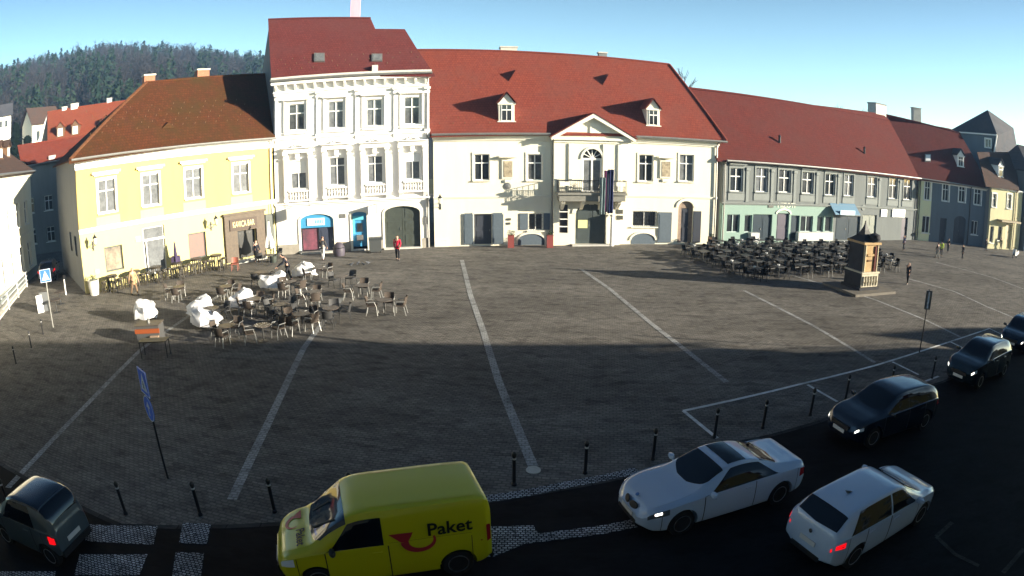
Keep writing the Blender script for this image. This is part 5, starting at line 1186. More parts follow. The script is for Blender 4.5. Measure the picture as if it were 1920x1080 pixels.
vs, fs = horn(); sproj(V, [(1.72-y*.55, -.22+x*.55) for x, y in vs], fs, 'bonnet_emblem', hr, top=True)
sp_ = lambda: None
vs, fs = textmesh('Paket', .26, .006); sproj(V, [(1.6-v[1], .36+v[0]) for v in vs], fs, 'bonnet_lettering', bl_, top=True)
# ---- small silver city car, lower left
silv = paint('silver_car_paint', (.075, .1, .115), .3, .3); darkp = paint('dark_blue_black_paint', (.008, .012, .022), .22)
c = Car('silver_city_car', 'tiny dark silver two-seat city car at the lower left corner', (-10.9, 7.9), R(178), 2.7,
    [(-1.35, .95), (-1.28, 1.2), (-1.05, 1.46), (-.5, 1.54), (.1, 1.52), (.45, 1.36), (.85, 1.05), (1.1, .95), (1.28, .8), (1.35, .6)],
    [(-1.35, .82), (-1.2, .92), (0, .94), (.8, .9), (1.15, .8), (1.35, .55)],
    [(-1.35, .62), (-1.25, .72), (-.9, .78), (.8, .775), (1.15, .7), (1.35, .5)],
    [(-1.35, .5), (-1.2, .6), (-.8, .6), (0, .6), (.5, .6), (1.0, .62), (1.35, .4)],
    [(-1.35, .34), (-1.1, .22), (1.1, .22), (1.35, .32)], silv, (-.93, .93), .3)
c.patch('roof_panel', darkp, cw(-1.0), cw(.3), 8.0, 11, 1, .006, 10, 8, sym=True)
c.patch('rear_window', cglass, lambda q: -1.3, lambda q: -1.04, 8.1, 11, 1, .006, 8, 8, sym=True); c.patch('windscreen', cglass, cw(.34), cw(.84), 8.1, 11, 1, .006, 8, 8, sym=True)
sides(c, 0, .72, .25, -.75, -.6)
for sg in (1, -1): c.door(-.55, .7, sg); c.mirror(.6, sg, silv); c.patch('tail_light', redlit if sg == 1 else redl, cw(-1.3), cw(-1.16), 4.0, 4.8, sg, .007, 4, 4); c.patch('headlight', lampg, cw(1.05), cw(1.26), 4.1, 5, sg, .006, 4, 4)
c.plate(-1.36, .6, True); q = MB(); q.box(-1.4, -1.3, -.6, .6, .3, .44); q.build('rear_bumper', plas, c.e)
# ---- dark cars on the right
def darkcar(name, label, loc, h, mt, suv=0, sc_=1.):
    k = .12*suv
    c = Car(name, label, loc, R(h), 4.36,
        [(-2.18, .8+k), (-2.12, 1.02+k), (-1.95, 1.24+k), (-1.65, 1.4+k), (-1.1, 1.47+k), (-.2, 1.49+k), (.3, 1.42+k), (.75, 1.2+k), (1.15, 1.0+k), (1.6, .92+k), (1.98, .8+k), (2.18, .58+k)],
        [(-2.18, .7+k), (-2.1, .9+k), (-1.6, .97+k), (0, .93+k), (1.1, .88+k), (1.6, .83+k), (2.0, .7+k), (2.18, .52+k)],
        [(-2.18, .6), (-2.1, .76), (-1.8, .86), (-1.2, .89), (1.2, .885), (1.7, .85), (1.98, .74), (2.12, .6), (2.18, .46)],
        [(-2.18, .5), (-2.05, .64), (-1.7, .62), (-1.2, .6), (0, .62), (.5, .64), (1.1, .7), (1.6, .72), (2.0, .6), (2.18, .35)],
        [(-2.18, .36), (-1.9, .24), (-1, .19+k*.5), (1, .19+k*.5), (1.9, .2), (2.18, .3)], mt, (-1.34, 1.36), .33)
    c.patch('windscreen', cglass, cw(.36), lambda q: 1.1-.2*(max(0, 10.4-q))**1.2*.5, 8.1, 11, 1, .006, 10, 8, sym=True); c.patch('rear_window', cglass, cw(-2.06), cw(-1.7), 8.2, 11, 1, .006, 8, 8, sym=True)
    sides(c, 0, 1.02, .22, -1.75, -1.3, split=-.25)
    for sg in (1, -1):
        c.door(-.25, .95, sg); c.door(-1.15, -.27, sg, hx=-1.0); c.mirror(.78, sg, mt); c.patch('tail_light', redl, cw(-2.14), cw(-1.86), 4.25, 4.85, sg, .007, 5, 4); c.patch('headlight', lampg, cw(1.85), cw(2.1), 4.3, 4.8, sg, .006, 5, 4); c.patch('headlamp_bulb', mat('headlamp_lit', (1, .95, .8), .2, emit=2.5), cw(2.0), cw(2.08), 4.45, 4.75, sg, .012, 3, 3)
        c.patch('window_trim', chrome, cw(-1.7), cw(.95), 5.32, 5.42, sg, .008, 14, 1)
    c.plate(2.18, .46); q = MB(); q.box(2.1, 2.19, -.4, .4, .54, .66); q.build('front_grille', plas, c.e)
    return c
darkcar('dark_hatchback', 'dark blue-black car with bright headlight glints, middle of the right-hand queue', (11.57, 14.36), 192.5, darkp)
darkcar('dark_suv', 'dark green-black car with roof rails behind the other dark car', (19.3, 17.4), 197.5, paint('dark_green_black_paint', (.012, .02, .024), .15), 1)
darkcar('dark_estate_car', 'dark car cut off by the right edge, last in the queue', (26.2, 20.6), 204, darkp, 0)
# ---- shut lines, sills and wipers shared by the near cars
for cc, xf, xr in CARS:
    for sg in (1, -1):
        cc.seam(xf, xf+.014, 2.0, 5.0, sg); cc.seam(xr-.014, xr, 2.0, 5.0, sg); cc.patch('sill_trim', plas, cw(-.95), cw(.95), 1.75, 2.1, sg, .006, 12, 2)
        p = cc.P(xr-.15, 4.4, sg); MB().lathe([(.0, 0), (.02, 0), (.02, .01)], 8, M=Matrix.Translation((xr-.2, p.y, p.z))).build('side_marker', redl, cc.e)
# ---- vehicles far away
o = darkcar('dark_alley_car', 'dark car with lit red rear lights in the narrow side street', (-37.2, 36.3), 128, darkp, 1)
for sg in (1, -1):
    for ch in list(o.e.children):
        if ch.name.startswith('tail_light'): ch.data.materials[0] = redlit
# parked scooter near the right edge
p = g(1903, 484); t = empty('motor_scooter', (p.x, p.y, 0), R(200), 'white and black motor scooter parked near the right edge', 'scooter'); t.scale = (1.1,)*3
q = MB()
for x in (-.6, .62): q.lathe([(.12, -.05), (.24, -.05), (.25, 0), (.24, .05), (.12, .05)], 16, M=Matrix.Translation((x, 0, .25)) @ Matrix.Rotation(math.pi/2, 4, 'X'))
for i, x in enumerate((-.6, .62)): q = MB(); q.lathe([(.12, -.05), (.24, -.05), (.25, 0), (.24, .05), (.12, .05)], 16, M=Matrix.Translation((x, 0, .25)) @ Matrix.Rotation(math.pi/2, 4, 'X')); q.build('wheel', tyre, t)
q = MB(); q.slab([(-.85, -.16, .45), (-.2, -.16, .35), (-.1, -.16, .62), (-.75, -.16, .72)], (0, .32, 0)); q.slab([(.3, -.2, .35), (.5, -.2, .35), (.42, -.2, .95), (.3, -.2, .9)], (0, .4, 0)); q.box(-.25, .35, -.14, .14, .28, .36); q.build('fairing', whitepaint, t)
q = MB(); q.slab([(-.8, -.14, .73), (-.1, -.14, .66), (-.12, -.14, .76), (-.75, -.14, .82)], (0, .28, 0)); q.build('seat', plas, t)
q = MB(); q.tube((.6, 0, .25), (.34, 0, 1.02), .03); q.tube((.32, -.32, 1.05), (.32, .32, 1.05), .02); q.build('handlebar', darkmetal, t)
# ================================================================ street furniture
def nth(i): return ['first', 'second', 'third', 'fourth', 'fifth', 'sixth', 'seventh', 'eighth', 'ninth', 'tenth', 'eleventh', 'twelfth', 'thirteenth', 'fourteenth', 'fifteenth', 'sixteenth', 'seventeenth', 'eighteenth', 'nineteenth'][i]
ring = mat('reflective_ring', (.5, .5, .5), .4)
def mk_bollard(label, loc):
    t = empty('bollard', loc, 0, label, 'bollard', 'black bollards between square and road')
    b = MB(); b.lathe([(.065, 0), (.065, .06), (.045, .08), (.045, .74), (.045, .82), (.06, .84), (.062, .9), (.03, .95), (0, .96)], 12); b.build('post', black, t, smooth=True)
    b = MB(); b.lathe([(.046, .745), (.0475, .746), (.0475, .79), (.046, .791)], 12); b.build('reflective_band', ring, t); return t
hid = {5: 'behind the yellow van', 6: 'behind the yellow van'}
b0 = None
for i, p in enumerate(bw):
    lab = 'black bollard with pale ring, %s one counted from the zebra crossing end' % nth(i)
    if b0 is None: b0 = mk_bollard(lab, p)
    else: copytree(b0, p, 0, lab)
for px, py, l in ((59, 652, 'middle one of the three at the left edge of the square'), (30, 682, 'nearest one of the three at the left edge of the square'), (81, 627, 'farthest of the three, beside the crossing sign')):
    copytree(b0, g(px, py), 0, 'thin black bollard, '+l, scale=.9)['group'] = 'black bollards at the left edge of the square'
# ---- signs
sblue = mat('sign_blue', (.05, .16, .75), .35); swhite = mat('sign_white', (.75, .77, .8), .35); sgrey = mat('sign_back_grey', (.22, .23, .24), .4, .5); galv = mat('galvanised_pole', (.42, .42, .4), .4, .6)
def fig(b, x, z, s, y):      # walking figure in white
    b.box(x-.035*s, x+.035*s, y, y+.003, z+.12*s, z+.19*s)
    for a, c in (((0, .1), (0, -.04)), ((0, -.04), (-.09, -.2)), ((0, -.04), (.09, -.2)), ((0, .07), (.1, -.01)), ((0, .07), (-.1, .0))):
        d = Vector((c[0]-a[0], 0, c[1]-a[1])); n = Vector((d.z, 0, -d.x)).normalized()*.02*s; A_ = Vector((x+a[0]*s, y, z+a[1]*s)); B_ = Vector((x+c[0]*s, y, z+c[1]*s)); b.slab([A_-n, A_+n, B_+n, B_-n], (0, .003, 0))
def crossing_panel(par, z, s, yo=-.045):
    o = MB().box(-s/2, s/2, yo, yo+.02, z-s/2, z+s/2).build('sign_panel', sblue, par)
    b = MB(); b.slab([(-s*.36, yo-.006, z-s*.34), (s*.36, yo-.006, z-s*.34), (0, yo-.006, z+s*.38)], (0, .004, 0)); b.build('white_triangle', swhite, o)
    b = MB(); fig(b, 0, z-s*.1, s*.75, yo-.012); b.build('pedestrian_symbol', mat('symbol_black', (.01, .01, .015), .4), o)
    b = MB(); w = .02; b.box(-s/2, s/2, yo-.004, yo-.0005, z+s/2-w, z+s/2); b.box(-s/2, s/2, yo-.004, yo-.0005, z-s/2, z-s/2+w); b.box(-s/2, -s/2+w, yo-.004, yo-.0005, z-s/2+w, z+s/2-w); b.box(s/2-w, s/2, yo-.004, yo-.0005, z-s/2+w, z+s/2-w); b.build('white_border', swhite, o)
    MB().box(-s/2, s/2, yo+.0205, yo+.024, z-s/2, z+s/2).build('sign_back', sgrey, o)
def round_panel(par, z, r, yo=-.045):
    M = Matrix.Translation((0, yo+.02, z)) @ Matrix.Rotation(math.pi/2, 4, 'X'); b = MB(); b.lathe([(0, 0), (r, 0), (r, .02), (0, .0205)], 28, M=M); o = b.build('round_sign_panel', sblue, par)
    b = MB(); y = yo-.007
    b.slab([(-.03, y, z-.2), (.03, y, z-.2), (.03, y, z+.02), (-.03, y, z+.02)], (0, .004, 0)); b.slab([(-.14, y, z+.02), (.14, y, z+.02), (0, y, z+.2)], (0, .004, 0)); b.build('white_arrow', swhite, o)
    b = MB(); b.lathe([(r-.025, 0), (r, 0), (r, .003), (r-.025, .003)], 28, M=Matrix.Translation((0, yo-.002, z)) @ Matrix.Rotation(math.pi/2, 4, 'X'), cap=False); b.build('white_rim', swhite, o)
p = g(100, 614); t = empty('crossing_sign', p, R(38), 'blue pedestrian crossing sign on a pale pole at the left of the square', 'sign'); t.scale = (1.06,)*3
MB().tube((0, 0, 0), (0, 0, 2.95), .035, n=10).build('pole', galv, t); crossing_panel(t, 2.72, .66)
p = g(315, 897); t = empty('double_road_sign', p, R(-36), 'two blue road signs stacked on one dark pole, seen almost edge-on', 'sign'); t.scale = (.99,)*3
MB().tube((0, 0, 0), (0, 0, 3.15), .032, n=10).build('pole', darkmetal, t); crossing_panel(t, 2.8, .68); round_panel(t, 2.08, .35)
p = g(1723.6, 661); t = empty('narrow_road_sign', p, R(-16), 'narrow dark road sign on a thin pole by the white bay line', 'sign')
MB().tube((0, 0, 0), (0, 0, 2.9), .03, n=10).build('pole', darkmetal, t); b = MB().box(-.17, .17, -.05, -.03, 2.0, 2.85).build('sign_panel', sgrey, t); MB().box(-.04, .04, -.056, -.051, 2.05, 2.8).build('white_stripe', swhite, t)
p = g(124, 553); t = empty('white_post', p, 0, 'white post with black top at the mouth of the side street', 'post'); b = MB(); b.tube((0, 0, 0), (0, 0, 1.1), .05, n=10); b.build('shaft', whitepaint, t); b = MB(); b.box(-.05, .12, -.05, .05, 1.1, 1.38); b.build('cap', black, t)
# railing and ramp
A_, B_ = g(16, 583), g(52, 537); t = empty('white_railing', A_, math.atan2((B_-A_).y, (B_-A_).x), 'white metal railing along the ramp beside the cream corner house', 'railing'); L_ = (B_-A_).length
for x in (.4, L_*.5, L_-.3): b = MB().tube((x, 0, 0), (x, 0, 1.15), .04, n=8).build('post', whitepaint, t)
for z in (.45, .8, 1.12): MB().tube((-1.5, 0, z), (L_+.3, 0, z), .03, n=8).build('rail', whitepaint, t)
t = tag(MB().box(-2.5, L_+1.2, .15, 1.2, 0, .16).build('ramp', concrete), 'low pale ramp behind the white railing', 'ramp'); t.location = A_; t.rotation_euler = (0, 0, math.atan2((B_-A_).y, (B_-A_).x))
# ---- monument
p = g(1611, 549)+Vector((.62, .94, 0)); t = empty('stone_monument', p, R(11.4), 'square sandstone pillar monument with carved pale base on a low stepped slab', 'monument')
sand = mat('warm_sandstone', (.42, .29, .15), .8, var=.2, bump=.3); pale = mat('pale_carved_stone', (.5, .46, .36), .8, var=.15, bump=.3)
MB().box(-2.0, 2.0, -1.7, 1.7, 0, .16).build('step_slab', mat('slab_stone', (.17, .155, .135), .85, var=.2), t)
dkst = mat('dark_shaded_stone', (.045, .045, .05), .85, var=.25, bump=.3)  # dark colour stands for the shade on the monument's body
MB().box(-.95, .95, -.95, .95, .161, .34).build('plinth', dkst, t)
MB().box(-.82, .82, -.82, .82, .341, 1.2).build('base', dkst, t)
o = MB().box(-.8, .8, -.9, -.821, .36, 1.2).build('carved_front', pale, t)
MB().box(-.86, .86, -.96, .86, 1.201, 1.3).build('base_cornice', pale, t)
for k in range(6): b = MB(); b.lathe([(.04, 0), (.05, .15), (.09, .3), (.05, .5), (.06, .6)], 8, c=(-.65+k*.26, -.92, .44)); b.build('baluster_relief', pale, o)
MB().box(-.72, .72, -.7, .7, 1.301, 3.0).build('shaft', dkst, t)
o = MB().box(-.5, .45, -.78, -.701, 1.31, 2.95).build('front_panel', sand, t)
for x in (-.6, .6): MB().tube((x, -.76, 1.3), (x, -.76, 2.98), .1, n=10).build('corner_column', mat('warm_pale_stone', (.5, .42, .28), .8), t)
MB().box(.3, .44, -.86, -.781, 1.32, 2.9).build('recess_strip', mat('dark_red_stone', (.1, .03, .025), .8), o)
MB().box(-.42, .2, -.9, -.781, 2.3, 2.42).build('ledge', sand, o); MB().box(-.3, .1, -.84, -.781, 1.95, 2.05).build('inscription_bar', mat('dark_sandstone', (.15, .09, .05), .8), o)
MB().box(-.84, .84, -.9, .84, 3.001, 3.14).build('cornice', sand, t)
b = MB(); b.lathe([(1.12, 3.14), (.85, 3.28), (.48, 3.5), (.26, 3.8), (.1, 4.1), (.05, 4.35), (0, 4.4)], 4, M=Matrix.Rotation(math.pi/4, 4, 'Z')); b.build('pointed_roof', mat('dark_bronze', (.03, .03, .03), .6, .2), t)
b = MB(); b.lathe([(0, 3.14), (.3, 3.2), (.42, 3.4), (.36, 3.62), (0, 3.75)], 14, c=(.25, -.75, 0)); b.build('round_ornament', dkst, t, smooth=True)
# ---- planters, bins
def pot(px, py, r, h, m, label, shrub=.35, name='planter', sq=False):
    t = empty(name, g(px, py), 0, label, 'planter'); b = MB()
    if sq: b.slab([(-r*.8, -r*.8, 0), (r*.8, -r*.8, 0), (r*.8, r*.8, 0), (-r*.8, r*.8, 0)], (0, 0, h))
    else: b.lathe([(r*.75, 0), (r*.95, h*.5), (r, h*.92), (r*1.06, h), (r*.9, h), (r*.85, h*.85), (0, h*.84)], 18)
    b.build('pot', m, t)
    if shrub:
        b = MB(); rg = random.Random(px)
        for k in range(170): a = rg.uniform(0, 6.3); rr2 = shrub*rg.random()**.5; z = h*.9+rg.random()*shrub*1.5; q_ = Vector((rr2*math.cos(a), rr2*math.sin(a), z)); u = Vector((rg.uniform(-1, 1), rg.uniform(-1, 1), rg.uniform(.2, 1)))*.09; w_ = Vector((rg.uniform(-1, 1), rg.uniform(-1, 1), 0))*.04; b.poly([q_-w_, q_+w_, q_+u])
        b.build('shrub', mat('shrub_green', (.03, .05, .02), .8), t)
    return t
pot(178, 553, .42, 1.0, concrete, 'pale round concrete planter at the left corner of the yellow house', .25)
terr = mat('terracotta_red', (.28, .06, .05), .7)
pot(958, 464, .3, .95, terr, 'red pot with a small dark shrub beside the town hall left door', .28, sq=True); pot(1031, 464, .3, .95, terr, 'red pot with a small dark shrub beside the town hall portal', .28, sq=True)
pot(1333, 462, .3, .8, brownwood, 'brown planter at the right corner of the town hall', .2, sq=True)
pot(513, 492, .28, .5, darkwood, 'dark pot with a green bush right of the café entrance', .55)
def bin_(px, py, label, s=1.):
    t = empty('waste_bin', g(px, py), G.rz, label, 'bin'); t.scale = (s,)*3
    b = MB(); b.slab([(-.45, -.35, .1), (.45, -.35, .1), (.45, .35, .1), (-.45, .35, .1)], (0, 0, .85)); b.build('container', mat('bin_dark', (.05, .055, .055), .6), t)
    b = MB(); b.slab([(-.48, -.38, .951), (-.48, -.3, 1.12), (-.48, .38, 1.12), (-.48, .38, .951)], (.96, 0, 0)); b.build('lid', mat('bin_lid', (.035, .04, .04), .5), t)
    for x in (-.38, .38):
        for y in (-.3, .3): b = MB(); b.tube((x-.03, y, .07), (x+.03, y, .07), .07, n=10); b.build('wheel', tyre, t)
bin_(704, 473, 'dark waste container beside the cash machine')
t = empty('dark_covered_bin', g(636, 479), 0, 'rounded dark covered bin between bank door and cash machine', 'bin'); b = MB(); b.lathe([(.42, 0), (.46, .3), (.44, .6), (.3, .85), (.12, .98), (0, 1.0)], 16); b.build('cover', mat('dark_violet_plastic', (.06, .05, .07), .6), t, smooth=True); b = MB(); b.lathe([(.47, .58), (.49, .6), (.47, .63)], 16); b.build('rim', black, t)
# ---- terrace furniture
def chair_proto(name, seatm, legm, label, cat='chair', arms=True, h=.86):
    t = empty(name, (0, 0, 0), 0, label, cat)
    b = MB(); b.slab([(-.23, -.23, .42), (.23, -.23, .42), (.25, .22, .44), (-.25, .22, .44)], (0, 0, .045)); b.build('seat', seatm, t)
    b = MB()
    n = 7
    for i in range(n):
        a0, a1 = -.24+.48*i/n, -.24+.48*(i+1)/n; f = lambda x, z: (x, -.24-.1*(z-.45)/.4+.08*(abs(x)/.24)**2-.0, z)
        b.slab([f(a0, .5), f(a1, .5), f(a1, h), f(a0, h)], (0, -.03, 0))
    b.build('backrest', seatm, t)
    for sx in (-1, 1):
        MB().tube((sx*.22, .2, .43), (sx*.24, .24, 0), .022, n=5).build('leg', legm, t); MB().tube((sx*.22, -.2, .43), (sx*.24, -.3, 0), .022, n=5).build('leg', legm, t)
        if arms: b = MB(); b.tube((sx*.26, -.26, .66), (sx*.28, .12, .66), .02, n=5); b.tube((sx*.28, .12, .66), (sx*.24, .2, .43), .018, n=5); b.build('armrest', legm, t)
    return t
def table_proto(name, topm, legm, label, r=.4, h=.74, square=False):
    t = empty(name, (0, 0, 0), 0, label, 'table'); b = MB()
    if square: b.box(-r, r, -r, r, h-.035, h)
    else: b.lathe([(0, h-.03), (r, h-.03), (r+.01, h-.015), (r, h), (0, h+.001)], 20)
    b.build('tabletop', topm, t)
    b = MB(); b.lathe([(.035, .04), (.03, h-.03)], 8); b.build('column', legm, t); b = MB(); b.lathe([(.26, 0), (.26, .02), (.05, .05), (0, .051)], 14); b.build('foot', legm, t); return t
wick = mat('brown_wicker', (.075, .06, .05), .75, var=.3, vscale=30); wick2 = mat('dark_grey_wicker', (.04, .04, .042), .7, var=.3, vscale=30); alu = mat('pale_metal_leg', (.3, .3, .29), .4, .3); topm = mat('dark_tabletop', (.07, .055, .045), .5); darkleg = mat('dark_leg', (.03, .03, .03), .5)
gc, gt = 'chairs of the left terrace', 'tables of the left terrace'
cA = chair_proto('cafe_chair', wick, alu, 'x'); cB = chair_proto('cafe_chair', wick2, darkleg, 'x'); tA = table_proto('cafe_table', topm, darkleg, 'x')
prot = [cA, cB, tA]; used = {}
rowsL = [('far row by the white house', [(598, 524), (640, 541), (680, 560), (722, 590)]), ('second row', [(490, 532), (546, 552), (592, 572), (622, 606)]), ('third row', [(426, 560), (478, 586), (530, 598), (568, 618)]), ('fourth row', [(338, 560), (400, 604), (430, 640), (495, 640)])]
sidesN = ['left', 'front', 'right', 'back']
def place(pr, loc, rz, label, group, sc_=1.):
    if pr.name not in used: used[pr.name] = 1; pr.location = loc; pr.rotation_euler = (0, 0, rz); pr['label'] = label; o = pr
    else: o = copytree(pr, loc, rz, label)
    o['group'] = group; o.scale = (sc_,)*3; return o
rg = random.Random(11)
for ri, (rn, pts_) in enumerate(rowsL):
    for ti, pxy in enumerate(pts_):
        c = g(*pxy); base = rg.uniform(0, 1.5)
        place(tA, c, base, 'dark round table, %s from the café side in the %s of the sunny terrace' % (nth(ti), rn.split(' by')[0]), gt)
        for k in range(4):
            if rg.random() < .3: continue
            a = base+k*math.pi/2+rg.uniform(-.25, .25); r_ = rg.uniform(.58, .78); q_ = c+Vector((math.cos(a)*r_, math.sin(a)*r_, 0)); dd_ = ['on the gate side of', 'on the café side of', 'on the alley side of', 'on the road side of'][int(((a % (2*math.pi))+math.pi/4)//(math.pi/2)) % 4]
            dark = (ri+ti) % 3 == 1
            place(cB if dark else cA, q_, a+math.pi/2+rg.uniform(-.25, .25), '%s chair %s the %s table, %s of the terrace' % ('dark grey' if dark else 'brown wicker', dd_, nth(ti), rn.split(' by')[0]), gc, rg.uniform(.98, 1.05))
# white draped blankets/covers
def drape(px, py, w, label, seed, z0=.3, h=1.15):
    rg2 = random.Random(seed); t = empty('white_cloth', g(px, py), rg2.uniform(-.3, .3), label, 'cloth', 'white cloths draped over terrace furniture'); b = MB(); n = 26; m_ = 12; ph_ = [rg2.uniform(0, 6) for _ in range(6)]
    for j in range(m_+1):
        s = j/m_
        for i in range(n):
            a = 2*math.pi*i/n; fold = .1*math.sin(a*5+ph_[0])+.07*math.sin(a*9+ph_[1])
            r = w*(.05+.56*min(1, s*1.5)**.8+(.12 if s > .6 else 0)*(s-.6)*2)*(1+fold*s+.16*math.sin(a*2+ph_[5])*s); x = r*math.cos(a)*1.05; y = r*math.sin(a)*.8
            z = h*(.86-.12*s**2) if s < .55 else h*(.82-(s-.55)*1.35); z += (.11*math.sin(x*3.6+ph_[2])+.09*math.sin(y*5+ph_[3]+x*3)+.03*math.sin(x*13+y*9))*(1 if s < .75 else .5)
            x += .05*math.sin(z*14+a*3); y += .05*math.sin(z*11+a*4)
            b.v.append((x, y, max(z0*(.6+.5*math.sin(a*2+ph_[4])), z)))
    for j in range(m_):
        for i in range(n): b.f.append((j*n+i, j*n+(i+1) % n, (j+1)*n+(i+1) % n, (j+1)*n+i))
    b.f.append(tuple(range(n-1, -1, -1))); b.build('cloth', mat('white_cotton', (.78, .78, .8), .9), t, smooth=True)
    b = MB(); b.tube((w*.3, -.1, 0), (w*.3, -.1, .5), .02); b.tube((-w*.3, .1, 0), (-w*.3, .1, .5), .02); b.build('hidden_frame', darkleg, t)
drape(275, 602, 1.15, 'white cloth draped over a dark stand, nearest the left corner', 1, h=1.2)
drape(377, 596, 1.1, 'white cloth, farther of the overlapping pair in the terrace middle', 2, h=1.15); drape(388, 615, 1.05, 'white cloth, nearer of the overlapping pair in the terrace middle', 3, h=1.05)
drape(456, 580, 1.05, 'white cloth over chairs right of the overlapping pair', 4, h=1.1); drape(513, 545, 1.1, 'white cloth over chairs beside the bending person', 5, h=1.15); drape(571, 521, 1.1, 'white cloth over the bench nearest the white house', 6, h=.95)
# cabinet with orange strip, dark table in the shade
p = g(283, 642); t = empty('serving_cabinet', p, R(14), 'grey serving cabinet with an orange shelf edge beside the left terrace', 'cabinet')
MB().box(-.62, .62, -.25, .55, .05, .85).build('box', mat('cabinet_grey', (.07, .07, .07), .6), t); MB().box(-.66, .66, -.32, -.251, .52, .72).build('orange_shelf', mat('orange_paint', (.26, .065, .02), .5), t); MB().box(.15, .6, -.4, -.252, .12, .4).build('crate', mat('beige_card', (.35, .25, .18), .8), t); MB().box(-.66, .66, -.3, .6, .851, .89).build('worktop', topm, t); MB().lathe([(.08, .89), (.09, 1.05), (.03, 1.12)], 10, c=(.0, .1, 0)).build('pot', metal, t)
p = g(293, 668); t = empty('bench_table', p, R(14), 'long dark table standing at the edge of the shade', 'table')
MB().box(-.7, .7, -.3, .3, .7, .74).build('tabletop', darkleg, t)
for sx in (-.65, .65):
    for sy in (-.25, .25): MB().tube((sx, sy, 0), (sx, sy, .7), .025, n=6).build('leg', darkleg, t)
# dark bench under the far cloth
p = g(590, 520); t = empty('iron_bench', p, R(10), 'dark curved iron bench at the far end of the sunny terrace', 'bench'); MB().box(-.75, .75, -.22, .22, .42, .46).build('seat', wick, t)
b = MB()
for k in range(9): x = -.7+k*.175; b.tube((x, .22, .45), (x, .3, .78+.08*math.sin(k/8*math.pi)), .015, n=5)
for k in range(8): x = -.7+k*.175; b.tube((x, .3, .78+.08*math.sin(k/8*math.pi)), (x+.175, .3, .78+.08*math.sin((k+1)/8*math.pi)), .02, n=5)
b.build('backrest', darkleg, t)
for sx in (-.7, .7):
    for sy in (-.2, .2): MB().tube((sx, sy, 0), (sx, sy, .42), .025, n=5).build('leg', darkleg, t)
# bar tables and stools along the yellow house
barw = mat('dark_olive_wood', (.035, .028, .018), .6)
bt = table_proto('bar_table', mat('bar_top_brown', (.045, .035, .025), .5), barw, 'x', r=.42, h=1.08)
for sx in (-.24, .24):
    for sy in (-.24, .24): MB().box(sx-.04, sx+.04, sy-.04, sy+.04, 0, 1.04).build('leg', barw, bt)
MB().lathe([(.4, .96), (.46, .96), (.47, 1.04), (.44, 1.05)], 20).build('table_edge', barw, bt)
bs = empty('bar_stool', (0, 0, 0), 0, 'x', 'stool'); MB().lathe([(0, .66), (.2, .66), (.21, .72), (.2, .78), (0, .79)], 14).build('seat', barw, bs)
for k in range(4): a = math.pi/4+k*math.pi/2; MB().tube((.13*math.cos(a), .13*math.sin(a), .72), (.22*math.cos(a), .22*math.sin(a), 0), .036, n=5).build('leg', barw, bs)
MB().lathe([(.185, .28), (.2, .28), (.2, .3), (.185, .3)], 12).build('foot_ring', darkmetal, bs)
us_ = [1.9, 3.7, 5.4, 7.1, 8.7, 10.3]
for i, u in enumerate(us_):
    place(bt, Y.world(u, -1.15, 0), Y.rz, 'brown high table, %s one from the alley corner of the yellow house' % nth(i), 'high tables along the yellow house')
    for j, (du, dv) in enumerate(((-.62, .1), (.62, -.05), (.05, -.75))):
        if i in (1, 4) and j == 2: continue
        place(bs, Y.world(u+du, -1.15+dv, 0), rg.uniform(0, 1), 'tall stool %s the %s high table from the alley corner' % (('on the alley side of', 'on the bank side of', 'in front of')[j], nth(i)), 'stools along the yellow house')
rc = chair_proto('red_chair', mat('red_brown_wood', (.3, .09, .06), .6), mat('red_brown_wood', (.3, .09, .06), .6), 'small red-brown chair left of the café entrance', arms=False); rc.location = g(441, 507); rc.rotation_euler = (0, 0, 3.4)
# entrance area right of the café door
for i, (px, py, a, l) in enumerate(((487, 495, .4, 'dark chair close beside the café door'), (522, 488, 2.6, 'dark chair beside the green bush near the café door'))): o = copytree(cB, g(px, py), a, l); o.scale = (1, 1, 1); o['group'] = 'chairs by the café door'
place(tA, g(505, 497), 0, 'small dark round table right of the café door', gt) 
def parasol(px, py, m, label, h=2.7, r=.3, z0=.95):
    t = empty('folded_parasol', g(px, py), 0, label, 'parasol'); MB().tube((0, 0, 0), (0, 0, h+.15), .03, n=8).build('pole', darkmetal, t)
    b = MB(); b.lathe([(.06, h+.05), (.1, h-.3), (.17, h-.9), (r*.9, z0+.5), (r, z0+.12), (r*.6, z0), (.05, z0-.02)], 12); o = b.build('folded_canopy', m, t)
    for i, v in enumerate(o.data.vertices):
        if i % 2: v.co.x *= .72; v.co.y *= .72
    b = MB(); b.lathe([(.25, 0), (.25, .06), (.05, .09)], 14); b.build('foot', darkmetal, t)
parasol(508, 490, mat('white_cotton', (.78, .78, .8), .9), 'white folded parasol right of the café entrance', 2.9, .42, .95)
parasol(333, 519, mat('violet_blue_cloth', (.06, .045, .09), .9), 'violet-blue parasol shape in place of a large poster among the high tables', 2.3, .42, .95)  # parasol shape added to stand in for a large poster
